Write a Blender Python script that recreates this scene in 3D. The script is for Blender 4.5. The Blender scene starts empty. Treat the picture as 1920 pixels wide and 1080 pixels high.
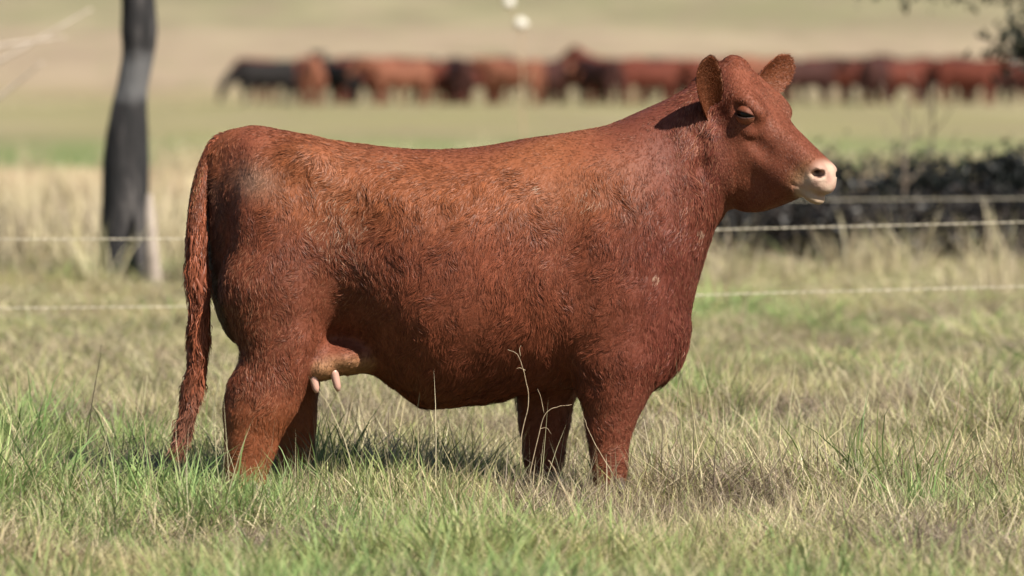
import bpy, math, random
import numpy as np
from mathutils import Vector, Matrix

R = math.radians
rng = np.random.default_rng(7)
random.seed(7)
scene = bpy.context.scene
col = scene.collection

# ------------------------------------------------------------------ camera
EYE = 1.59
cam_d = bpy.data.cameras.new('camera')
cam = bpy.data.objects.new('camera', cam_d)
col.objects.link(cam)
cam.location = (0, 0, EYE)
cam.rotation_euler = (R(90 - 2.361), 0, 0)
cam_d.sensor_width = 36
cam_d.lens = 200
cam_d.clip_start = 0.5
cam_d.clip_end = 6000
cam_d.dof.use_dof = True
cam_d.dof.focus_distance = 19.75
cam_d.dof.aperture_fstop = 3.0
scene.camera = cam

# ------------------------------------------------------------------ light
SUN_FROM = Vector((0.50, -0.50, 0.72)).normalized()      # towards the sun
world = bpy.data.worlds.new('World')
scene.world = world
world.use_nodes = True
wn = world.node_tree.nodes
wl = world.node_tree.links
sky = wn.new('ShaderNodeTexSky')
sky.sky_type = 'NISHITA'
sky.sun_disc = False
sky.sun_elevation = math.asin(SUN_FROM.z)
sky.sun_rotation = math.atan2(SUN_FROM.x, SUN_FROM.y)
wl.new(sky.outputs[0], wn['Background'].inputs[0])
wn['Background'].inputs[1].default_value = 0.05
sd = bpy.data.lights.new('sun', 'SUN')
sd.energy = 5.0
sd.angle = R(0.53)
sd.color = (1.0, 0.93, 0.82)
sun = bpy.data.objects.new('sun', sd)
col.objects.link(sun)
sun.rotation_euler = SUN_FROM.to_track_quat('Z', 'Y').to_euler()
sun.location = (20, -20, 30)
vs = scene.view_settings
vs.view_transform = 'Standard'
vs.look = 'None'
vs.gamma = 1
vs.exposure = 0.92
scene.cycles.max_bounces = 6
scene.cycles.diffuse_bounces = 3
scene.cycles.glossy_bounces = 2
vs.use_curve_mapping = False

# ------------------------------------------------------------------ helpers
def tag(o, label=None, cat=None, group=None, kind=None):
    if label: o['label'] = label
    if cat: o['category'] = cat
    if group: o['group'] = group
    if kind: o['kind'] = kind
    return o

def empty(name, loc=(0, 0, 0), rz=0):
    o = bpy.data.objects.new(name, None)
    o.empty_display_size = 0.2
    col.objects.link(o)
    o.location = loc
    o.rotation_euler = (0, 0, rz)
    return o

def mesh_np(name, V, faces, smooth=True, colors=None):
    """V (n,3); faces: list of int arrays (m,k), one per polygon size."""
    me = bpy.data.meshes.new(name)
    V = np.asarray(V, dtype=np.float32)
    me.vertices.add(len(V))
    me.vertices.foreach_set('co', V.ravel())
    faces = [np.asarray(f, dtype=np.int32) for f in faces if len(f)]
    tot = np.concatenate([np.full(len(f), f.shape[1], np.int32) for f in faces])
    idx = np.concatenate([f.ravel() for f in faces])
    start = np.concatenate([[0], np.cumsum(tot)[:-1]]).astype(np.int32)
    me.loops.add(len(idx))
    me.loops.foreach_set('vertex_index', idx)
    me.polygons.add(len(tot))
    me.polygons.foreach_set('loop_start', start)
    me.polygons.foreach_set('loop_total', tot)
    me.polygons.foreach_set('use_smooth', np.full(len(tot), smooth))
    if colors is not None:
        ca = me.color_attributes.new('Col', 'FLOAT_COLOR', 'POINT')
        c = np.ones((len(V), 4), np.float32)
        c[:, :3] = colors
        ca.data.foreach_set('color', c.ravel())
    me.update(calc_edges=True)
    me.validate()
    return me

def obj(name, me, mat=None, parent=None, loc=None):
    o = bpy.data.objects.new(name, me)
    col.objects.link(o)
    if mat and not me.materials:
        me.materials.append(mat)
    if parent: o.parent = parent
    if loc is not None: o.location = loc
    return o

def smooth_noise(seed, scale, waves=14):
    r = np.random.default_rng(seed)
    k = r.normal(size=(waves, 3)) / scale
    ph = r.uniform(0, 2 * np.pi, waves)
    def f(P):
        P = np.asarray(P)
        out = np.zeros(len(P))
        for i in range(waves):
            out += np.sin(P @ k[i] + ph[i])
        return out / math.sqrt(waves / 2)          # about unit variance
    return f

def nrmz(a):
    return a / np.maximum(np.linalg.norm(a, axis=-1, keepdims=True), 1e-9)

def tube(path, rad, sides=10, twist=None, cap=True, squash=None):
    """tapered tube along a polyline -> V, quads, tris"""
    path = np.asarray(path, float)
    n = len(path)
    T = nrmz(np.gradient(path, axis=0))
    up = np.array([0.31, 0.9, 0.17]) if abs(T[0][1]) < 0.8 else np.array([1.0, 0.1, 0.0])
    S = nrmz(np.cross(T, up))
    U = np.cross(S, T)
    a = np.linspace(0, 2 * np.pi, sides, endpoint=False)
    rad = np.asarray(rad, float)
    if rad.ndim == 1:
        rad = np.repeat(rad[:, None], sides, 1)
    V = path[:, None, :] + rad[:, :, None] * (np.cos(a)[None, :, None] * S[:, None, :] + np.sin(a)[None, :, None] * U[:, None, :])
    V = V.reshape(-1, 3)
    q = []
    for i in range(n - 1):
        for j in range(sides):
            k = (j + 1) % sides
            q.append((i * sides + j, i * sides + k, (i + 1) * sides + k, (i + 1) * sides + j))
    t = []
    if cap:
        V = np.vstack([V, path[:1], path[-1:]])
        c0, c1 = n * sides, n * sides + 1
        for j in range(sides):
            k = (j + 1) % sides
            t.append((c0, k, j))
            t.append((c1, (n - 1) * sides + j, (n - 1) * sides + k))
    return V, np.array(q), np.array(t).reshape(-1, 3)

def tube_mesh(name, path, rad, sides=10):
    V, q, t = tube(path, rad, sides)
    return mesh_np(name, V, [q, t])

class Join:
    def __init__(s): s.V, s.F4, s.F3, s.C, s.n = [], [], [], [], 0
    def add(s, V, q=None, t=None, c=None):
        s.V.append(V)
        if q is not None and len(q): s.F4.append(np.asarray(q) + s.n)
        if t is not None and len(t): s.F3.append(np.asarray(t) + s.n)
        s.C.append(np.tile(np.asarray(c if c is not None else (1, 1, 1), float), (len(V), 1)) if np.ndim(c) < 2 else c)
        s.n += len(V)
    def mesh(s, name, smooth=True):
        F = []
        if s.F4: F.append(np.vstack(s.F4))
        if s.F3: F.append(np.vstack(s.F3))
        return mesh_np(name, np.vstack(s.V), F, smooth, np.vstack(s.C))

def resample(pts, n):
    """smooth (Catmull-Rom) resampling of a small table, first column kept as any other"""
    p = np.asarray(pts, float)
    m = len(p)
    e = np.vstack([2 * p[0] - p[1], p, 2 * p[-1] - p[-2]])
    u = np.linspace(0, m - 1 - 1e-6, n)
    i = u.astype(int)
    f = (u - i)[:, None]
    a, b, c, d = e[i], e[i + 1], e[i + 2], e[i + 3]
    return 0.5 * (2 * b + (c - a) * f + (2 * a - 5 * b + 4 * c - d) * f ** 2 + (3 * b - a - 3 * c + d) * f ** 3)

# ------------------------------------------------------------------ materials
def new_mat(name):
    m = bpy.data.materials.new(name)
    m.use_nodes = True
    nt = m.node_tree
    return m, nt, nt.nodes['Principled BSDF']

def N(nt, typ, **kw):
    n = nt.nodes.new(typ)
    for k, v in kw.items(): setattr(n, k, v)
    return n

def ramp(nt, fac, stops, interp='LINEAR'):
    r = N(nt, 'ShaderNodeValToRGB')
    r.color_ramp.interpolation = interp
    els = r.color_ramp.elements
    while len(els) < len(stops): els.new(0.5)
    for e, (p, c) in zip(els, stops):
        e.position = p
        e.color = (*c, 1)
    nt.links.new(fac, r.inputs[0])
    return r.outputs[0]

def noise(nt, vec, scale, detail=3, rough=0.55, dist=0.0):
    n = N(nt, 'ShaderNodeTexNoise')
    n.inputs['Scale'].default_value = scale
    n.inputs['Detail'].default_value = detail
    n.inputs['Roughness'].default_value = rough
    n.inputs['Distortion'].default_value = dist
    if vec is not None: nt.links.new(vec, n.inputs['Vector'])
    return n.outputs[0]

def mix(nt, fac, a, b, mode='MIX'):
    m = N(nt, 'ShaderNodeMix', data_type='RGBA', blend_type=mode)
    for s, v in ((m.inputs[0], fac), (m.inputs[6], a), (m.inputs[7], b)):
        if isinstance(v, (int, float)): s.default_value = v
        elif isinstance(v, tuple): s.default_value = (*v, 1)
        else: nt.links.new(v, s)
    return m.outputs[2]

def mathn(nt, op, a, b=None, c=None, clamp=False):
    m = N(nt, 'ShaderNodeMath', operation=op, use_clamp=clamp)
    for s, v in zip(m.inputs, (a, b, c)):
        if v is None: continue
        if isinstance(v, (int, float)): s.default_value = v
        else: nt.links.new(v, s)
    return m.outputs[0]

def position(nt):
    return N(nt, 'ShaderNodeNewGeometry').outputs['Position']

def scaled(nt, vec, s):
    m = N(nt, 'ShaderNodeMapping')
    m.inputs['Scale'].default_value = s
    nt.links.new(vec, m.inputs[0])
    return m.outputs[0]

def simple_mat(name, c1, c2, scale=20, rough=0.8, spec=0.3, bump=0.0, bscale=60):
    m, nt, b = new_mat(name)
    tc = N(nt, 'ShaderNodeTexCoord').outputs['Object']
    nt.links.new(ramp(nt, noise(nt, tc, scale), [(0.3, c1), (0.7, c2)]), b.inputs['Base Color'])
    b.inputs['Roughness'].default_value = rough
    b.inputs['Specular IOR Level'].default_value = spec
    if bump:
        bp = N(nt, 'ShaderNodeBump')
        bp.inputs['Strength'].default_value = bump
        bp.inputs['Distance'].default_value = 0.01
        nt.links.new(noise(nt, tc, bscale), bp.inputs['Height'])
        nt.links.new(bp.outputs[0], b.inputs['Normal'])
    return m

def vcol_mat(name, rough=0.5, spec=0.4, transl=0.0, patch=None, rnd=0.0, dens=0.78):
    """colour from the mesh; 'patch' = (scale, colour, amount, low, high) large natural patches in world space"""
    m, nt, b = new_mat(name)
    c = N(nt, 'ShaderNodeAttribute', attribute_name='Col').outputs['Color']
    if rnd:
        oi = N(nt, 'ShaderNodeObjectInfo').outputs['Random']
        hs = N(nt, 'ShaderNodeHueSaturation')
        nt.links.new(mathn(nt, 'MULTIPLY_ADD', oi, rnd, 1 - rnd / 2), hs.inputs['Value'])
        nt.links.new(mathn(nt, 'MULTIPLY_ADD', oi, rnd * 0.06, 0.5 - rnd * 0.03), hs.inputs['Hue'])
        nt.links.new(c, hs.inputs['Color'])
        c = hs.outputs[0]
    if patch:
        for (sc, pc, amt, lo, hi) in patch:
            nz = noise(nt, scaled(nt, position(nt), (1, 1, 0.2)), sc, 3)
            f = N(nt, 'ShaderNodeMapRange')
            f.inputs[1].default_value = lo
            f.inputs[2].default_value = hi
            f.inputs[4].default_value = amt
            nt.links.new(nz, f.inputs[0])
            c = mix(nt, f.outputs[0], c, mix(nt, 0.5, pc, mix(nt, 1.0, c, tuple(min(1, x * 3.2) for x in pc), 'MULTIPLY')))
    c = mix(nt, 1.0, c, (dens, dens, dens), 'MULTIPLY')
    nt.links.new(c, b.inputs['Base Color'])
    b.inputs['Roughness'].default_value = rough
    b.inputs['Specular IOR Level'].default_value = spec
    if transl:
        tr = N(nt, 'ShaderNodeBsdfTranslucent')
        nt.links.new(c, tr.inputs[0])
        mx = N(nt, 'ShaderNodeMixShader')
        mx.inputs[0].default_value = transl
        nt.links.new(b.outputs[0], mx.inputs[1])
        nt.links.new(tr.outputs[0], mx.inputs[2])
        nt.links.new(mx.outputs[0], nt.nodes['Material Output'].inputs[0])
    return m

M = {}
M['blade'] = vcol_mat('grass_blade', 0.55, 0.30, 0.35, rnd=0.5, dens=1.0,
                      patch=[(0.55, (0.46, 0.38, 0.21), 0.55, 0.49, 0.66), (1.9, (0.21, 0.27, 0.11), 0.4, 0.56, 0.70)])
M['dryblade'] = vcol_mat('dry_blade', 0.6, 0.3, 0.25, rnd=0.5, dens=0.95)
M['fur'] = vcol_mat('coat_hair', 0.46, 0.16, 0.0)
M['skin'] = vcol_mat('hide', 0.6, 0.25)
def add_bump(m, scale, dist, strength=.6):
    nt = m.node_tree
    bp = N(nt, 'ShaderNodeBump'); bp.inputs['Strength'].default_value = strength; bp.inputs['Distance'].default_value = dist
    nt.links.new(noise(nt, N(nt, 'ShaderNodeTexCoord').outputs['Object'], scale, 4, .65), bp.inputs['Height'])
    nt.links.new(bp.outputs[0], nt.nodes['Principled BSDF'].inputs['Normal'])
add_bump(M['skin'], 60, .006)
M['wet'] = vcol_mat('bare_skin', 0.42, 0.45)
M['leaf'] = vcol_mat('leaf', 0.5, 0.4, 0.25, rnd=0.4)
M['eye'] = simple_mat('eye_dark', (0.006, 0.004, 0.003), (0.012, 0.008, 0.006), 30, 0.22, 0.3)
M['bark'] = simple_mat('bark', (0.028, 0.026, 0.026), (0.085, 0.078, 0.075), 9, 0.9, 0.2, 0.8, 30)
M['palewood'] = simple_mat('weathered_wood', (0.33, 0.27, 0.22), (0.52, 0.45, 0.38), 8, 0.85, 0.2, 0.4, 40)
M['post'] = simple_mat('post_wood', (0.12, 0.09, 0.07), (0.25, 0.2, 0.16), 12, 0.9, 0.2, 0.5, 40)
M['wire'] = simple_mat('galvanised_wire', (0.42, 0.38, 0.29), (0.66, 0.60, 0.47), 25, 0.6, 0.3)
M['fluff'] = simple_mat('seed_fluff', (0.52, 0.50, 0.44), (0.62, 0.60, 0.54), 20, 0.95, 0.1)
M['stalk'] = simple_mat('dry_stalk', (0.25, 0.18, 0.11), (0.46, 0.36, 0.24), 60, 0.75, 0.25)
M['hoof'] = simple_mat('hoof_horn', (0.05, 0.035, 0.025), (0.12, 0.08, 0.055), 14, 0.5, 0.4, 0.3, 60)

# ------------------------------------------------------------------ ground
def ground_height(x, y):
    x = np.asarray(x, float); y = np.asarray(y, float)
    h = 0.03 * np.sin(x * 0.9 + 1.3) * np.sin(y * 0.55) * (y < 60)
    t = np.clip((y - 205) / 1500, 0, 1)
    return h + 95 * t ** 1.25

def build_ground():
    ys = np.concatenate([np.linspace(-30, 10, 9), np.linspace(12, 60, 97), np.linspace(64, 200, 50), np.geomspace(206, 3500, 60)])
    us = np.linspace(-1, 1, 81)
    wid = np.maximum(40, np.abs(ys) * 1.2)
    X = us[None, :] * wid[:, None]
    Y = np.repeat(ys[:, None], len(us), 1)
    Z = ground_height(X, Y)
    V = np.stack([X, Y, Z], -1).reshape(-1, 3)
    n, m = len(ys), len(us)
    i = np.arange(n - 1)[:, None] * m + np.arange(m - 1)[None, :]
    q = np.stack([i, i + 1, i + m + 1, i + m], -1).reshape(-1, 4)
    me = mesh_np('pasture_ground', V, [q])
    mt, nt, b = new_mat('pasture')
    P = position(nt)
    sep = N(nt, 'ShaderNodeSeparateXYZ')
    nt.links.new(P, sep.inputs[0])
    # mown and grazed strips run across the valley: position along the valley, edges wandering
    wob = noise(nt, scaled(nt, P, (0.05, 0.02, 0)), 1.0, 3)
    d = mathn(nt, 'MULTIPLY', sep.outputs[1], mathn(nt, 'MULTIPLY_ADD', wob, 0.16, 0.92))
    lg = mathn(nt, 'LOGARITHM', mathn(nt, 'MAXIMUM', d, 1.0), 10.0)      # 10 m -> 1, 1000 m -> 3
    f = mathn(nt, 'DIVIDE', mathn(nt, 'SUBTRACT', lg, 1.0), 2.5)
    def at(dist): return (math.log10(dist) - 1) / 2.5
    soil = (0.10, 0.078, 0.045)
    tan = (0.54, 0.43, 0.30)
    beige = (0.31, 0.285, 0.165)
    green = (0.15, 0.22, 0.085)
    c = ramp(nt, f, [(at(30), soil), (at(40), (0.28, 0.25, 0.13)), (at(46), (0.44, 0.36, 0.23)), (at(76), tan), (at(81), green),
                     (at(100), (0.22, 0.26, 0.12)), (at(112), beige), (at(185), (0.30, 0.285, 0.155)),
                     (at(208), (0.34, 0.29, 0.18)), (at(222), (0.42, 0.34, 0.26)), (at(285), (0.38, 0.31, 0.24)),
                     (at(310), (0.27, 0.255, 0.165)), (at(900), (0.24, 0.24, 0.15))])
    n1 = noise(nt, scaled(nt, P, (0.25, 0.06, 0.06)), 1.0, 5, 0.6)
    c = mix(nt, mathn(nt, 'MULTIPLY', mathn(nt, 'SUBTRACT', n1, 0.45), 2.6, clamp=True), c, (0.28, 0.22, 0.175))
    n2 = noise(nt, scaled(nt, P, (0.6, 0.12, 0.1)), 1.0, 4, 0.6)
    c = mix(nt, mathn(nt, 'MULTIPLY', mathn(nt, 'SUBTRACT', n2, 0.52), 1.5, clamp=True), c, (0.21, 0.25, 0.10))
    n4 = noise(nt, scaled(nt, P, (0.09, 0.02, 0.05)), 1.0, 4, 0.6)
    c = mix(nt, mathn(nt, 'MULTIPLY', mathn(nt, 'SUBTRACT', n4, 0.5), 2.4, clamp=True), c, (0.50, 0.43, 0.32))
    n3 = noise(nt, P, 14.0, 4, 0.7)
    c = mix(nt, 0.45, c, mix(nt, n3, (0.05, 0.04, 0.025), (0.75, 0.72, 0.55)), 'OVERLAY')
    c = mix(nt, 1.0, c, (.80, .79, .78), 'MULTIPLY')
    nt.links.new(c, b.inputs['Base Color'])
    b.inputs['Roughness'].default_value = 0.95
    b.inputs['Specular IOR Level'].default_value = 0.1
    bp = N(nt, 'ShaderNodeBump')
    bp.inputs['Strength'].default_value = 0.7
    bp.inputs['Distance'].default_value = 0.06
    nt.links.new(noise(nt, P, 9.0, 5, 0.7), bp.inputs['Height'])
    nt.links.new(bp.outputs[0], b.inputs['Normal'])
    o = obj('ground', me, mt)
    o['kind'] = 'structure'
build_ground()

# ------------------------------------------------------------------ implicit modelling of animals
class Field:
    def __init__(s, lo, hi, h):
        s.lo = np.array(lo, float); s.h = h
        s.n = np.ceil((np.array(hi) - s.lo) / h).astype(int) + 1
        ax = [(s.lo[i] + h * np.arange(s.n[i])).astype(np.float32) for i in range(3)]
        s.ax = ax
        s.F = np.full(tuple(s.n), 1.0, np.float32)
    def box(s, lo, hi):
        a = np.clip(np.floor((np.array(lo) - s.lo) / s.h).astype(int), 0, s.n)
        b = np.clip(np.ceil((np.array(hi) - s.lo) / s.h).astype(int) + 1, 0, s.n)
        sl = tuple(slice(a[i], b[i]) for i in range(3))
        g = [s.ax[i][sl[i]] for i in range(3)]
        return sl, g[0][:, None, None], g[1][None, :, None], g[2][None, None, :]
    def blend(s, sl, D, k, sub=False):
        A = s.F[sl]
        if sub:
            D = -D
            h = np.maximum(k - np.abs(A - D), 0) / k
            s.F[sl] = np.maximum(A, D) + h * h * k * 0.25
        else:
            h = np.maximum(k - np.abs(A - D), 0) / k
            s.F[sl] = np.minimum(A, D) - h * h * k * 0.25
    def chain(s, pts, k=0.04, ysq=1.0, sub=False):
        """pts rows: x, y, z, r ; ysq < 1 flattens the section across the body"""
        P = np.asarray(pts, float)
        for a, b in zip(P[:-1], P[1:]):
            m = max(a[3], b[3]) + k + 0.02
            sl, x, y, z = s.box(np.minimum(a[:3], b[:3]) - m, np.maximum(a[:3], b[:3]) + m)
            ab = b[:3] - a[:3]
            L2 = max(ab @ ab, 1e-9)
            t = np.clip(((x - a[0]) * ab[0] + (y - a[1]) * ab[1] + (z - a[2]) * ab[2]) / L2, 0, 1)
            D = np.sqrt((x - a[0] - t * ab[0]) ** 2 + ((y - a[1] - t * ab[1]) / ysq) ** 2 + (z - a[2] - t * ab[2]) ** 2) - (a[3] + t * (b[3] - a[3]))
            s.blend(sl, D * (0.5 + 0.5 * ysq), k, sub)
    def ell(s, c, r, k=0.04, rot=None, sub=False):
        """rot: 3x3, columns are the local axes"""
        c = np.asarray(c, float); r = np.asarray(r, float)
        m = r.max() + k + 0.02
        sl, x, y, z = s.box(c - m, c + m)
        x = x - c[0]; y = y - c[1]; z = z - c[2]
        if rot is not None:
            q = [x * rot[0, i] + y * rot[1, i] + z * rot[2, i] for i in range(3)]
        else:
            q = [x, y, z]
        k0 = np.sqrt((q[0] / r[0]) ** 2 + (q[1] / r[1]) ** 2 + (q[2] / r[2]) ** 2)
        k1 = np.sqrt((q[0] / r[0] ** 2) ** 2 + (q[1] / r[1] ** 2) ** 2 + (q[2] / r[2] ** 2) ** 2)
        D = k0 * (k0 - 1) / np.maximum(k1, 1e-6)
        s.blend(sl, D, k, sub)
    def surface(s):
        F = s.F
        inside = F < 0
        n = np.array(F.shape)
        c = inside[:-1, :-1, :-1].astype(np.int8)
        for dx in (0, 1):
            for dy in (0, 1):
                for dz in (0, 1):
                    if dx or dy or dz:
                        c = c + inside[dx:n[0] - 1 + dx, dy:n[1] - 1 + dy, dz:n[2] - 1 + dz]
        act = (c > 0) & (c < 8)
        ids = np.full(act.shape, -1, np.int32)
        I = np.argwhere(act)
        ids[act] = np.arange(len(I))
        acc = np.zeros((len(I), 3)); cnt = np.zeros(len(I))
        corners = [(0, 0, 0), (1, 0, 0), (0, 1, 0), (1, 1, 0), (0, 0, 1), (1, 0, 1), (0, 1, 1), (1, 1, 1)]
        val = [F[I[:, 0] + q[0], I[:, 1] + q[1], I[:, 2] + q[2]] for q in corners]
        for a in range(8):
            for b in range(a + 1, 8):
                if sum(abs(corners[a][i] - corners[b][i]) for i in range(3)) != 1: continue
                va, vb = val[a], val[b]
                cr = (va < 0) != (vb < 0)
                t = np.where(cr, va / np.where(cr, va - vb, 1), 0)
                p = np.array(corners[a])[None] + t[:, None] * (np.array(corners[b]) - np.array(corners[a]))[None]
                acc += p * cr[:, None]; cnt += cr
        V = s.lo + s.h * (I + acc / cnt[:, None])
        quads = []
        for ax in range(3):
            o1, o2 = [(1, 2), (2, 0), (0, 1)][ax]
            sl0 = [slice(None)] * 3; sl1 = [slice(None)] * 3
            sl0[ax] = slice(0, n[ax] - 1); sl1[ax] = slice(1, n[ax])
            A = inside[tuple(sl0)]; B = inside[tuple(sl1)]
            E = np.argwhere(A != B)
            ok = (E[:, o1] > 0) & (E[:, o2] > 0) & (E[:, o1] < n[o1] - 1) & (E[:, o2] < n[o2] - 1)
            E = E[ok]
            flip = A[E[:, 0], E[:, 1], E[:, 2]]
            def cell(d1, d2):
                Q = E.copy(); Q[:, o1] -= d1; Q[:, o2] -= d2
                return ids[Q[:, 0], Q[:, 1], Q[:, 2]]
            q = np.stack([cell(1, 1), cell(0, 1), cell(0, 0), cell(1, 0)], 1)
            q[~flip] = q[~flip][:, ::-1]
            quads.append(q)
        return V, np.vstack(quads)

def relax(V, Q, it=2, lam=0.5):
    E = np.vstack([Q[:, [0, 1]], Q[:, [1, 2]], Q[:, [2, 3]], Q[:, [3, 0]]])
    for _ in range(it):
        S = np.zeros_like(V); c = np.zeros(len(V))
        for a in range(3):
            S[:, a] = np.bincount(E[:, 0], V[E[:, 1], a], len(V)) + np.bincount(E[:, 1], V[E[:, 0], a], len(V))
        c = np.bincount(E[:, 0], minlength=len(V)) + np.bincount(E[:, 1], minlength=len(V))
        V = V + lam * (S / np.maximum(c, 1)[:, None] - V)
    return V

def vert_normals(V, Q):
    n = np.cross(V[Q[:, 2]] - V[Q[:, 0]], V[Q[:, 3]] - V[Q[:, 1]])
    Nn = np.zeros_like(V)
    for k in range(4):
        for a in range(3):
            Nn[:, a] += np.bincount(Q[:, k], n[:, a], len(V))
    return nrmz(Nn)

def loft(fl, table, axis_fn, box, k, p=2.4, low=0.0, plow=None):
    """section sweep: table rows = station, top, bottom, half width, centre offset"""
    T = resample(table, 400)
    sl, x, y, z = fl.box(*box)
    s, b, c = axis_fn(x, y, z)
    st = T[:, 0]
    def ip(j): return np.interp(s, st, T[:, j]).astype(np.float32)
    top, bot, w, off = ip(1), ip(2), ip(3), ip(4)
    mid = (top + bot) / 2
    h = np.maximum((top - bot) / 2, 0.004)
    zz = (c - mid) / h
    ww = np.maximum(w * (1 - low * np.clip(zz, -1.2, 1.2)), 0.004)
    pp = np.where(zz < 0, plow or p, p).astype(np.float32)
    val = (np.abs((b - off) / ww) ** pp + np.abs(zz) ** pp) ** (1 / pp) - 1
    val = np.broadcast_to(val, np.broadcast_shapes(x.shape, y.shape, z.shape)).astype(np.float32)
    g = np.gradient(val, fl.h)
    gm = np.sqrt(g[0] ** 2 + g[1] ** 2 + g[2] ** 2)
    D = np.where(val > -.5, np.clip(val / np.maximum(gm, 1.2), -0.6, 0.6), 1)
    D = np.minimum(D, np.where(val < 0, val * np.minimum(ww, h), 1))
    D = np.where(val > 0, np.clip(val / np.maximum(gm, 1.2), 0, .6), D)
    ends = np.maximum(st[0] - s, s - st[-1]) + 0 * D
    kk = .02
    hh = np.maximum(kk - np.abs(D - ends), 0) / kk
    D = np.maximum(D, ends) + hh * hh * kk * .25
    fl.blend(sl, D.astype(np.float32), k)

# --- blueprint of the main cow: drawn on a side elevation, one unit = 1/533.5 m
S = 1 / 533.5
def bx(u): return (u - 960) * S
def bz(v): return EYE - (v - 100) * S
def bp3(rows):                                   # rows: u, y, v, r -> x, y, z, r
    return [(bx(u), y, bz(v), r) for u, y, v, r in rows]

YAW = R(32)
HEAD0 = np.array([bx(1385), -0.06, bz(105)])
HF = np.array([math.cos(YAW), -math.sin(YAW), 0])       # the way the head faces, level
HL = np.array([math.sin(YAW), math.cos(YAW), 0])        # across the head, away from the near side
CT, ST = math.cos(R(40)), math.sin(R(40))
HT = HF * CT - np.array([0, 0, 1]) * ST                 # down the nose
HN = HF * ST + np.array([0, 0, 1]) * CT                 # out of the forehead
def hp(t, n, b):                                        # head coordinates (t, n in blueprint units, b in m)
    return HEAD0 + HT * (t * S) + HN * (n * S) + HL * b
HROT = np.stack([HT, HL, HN], 1)

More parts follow.
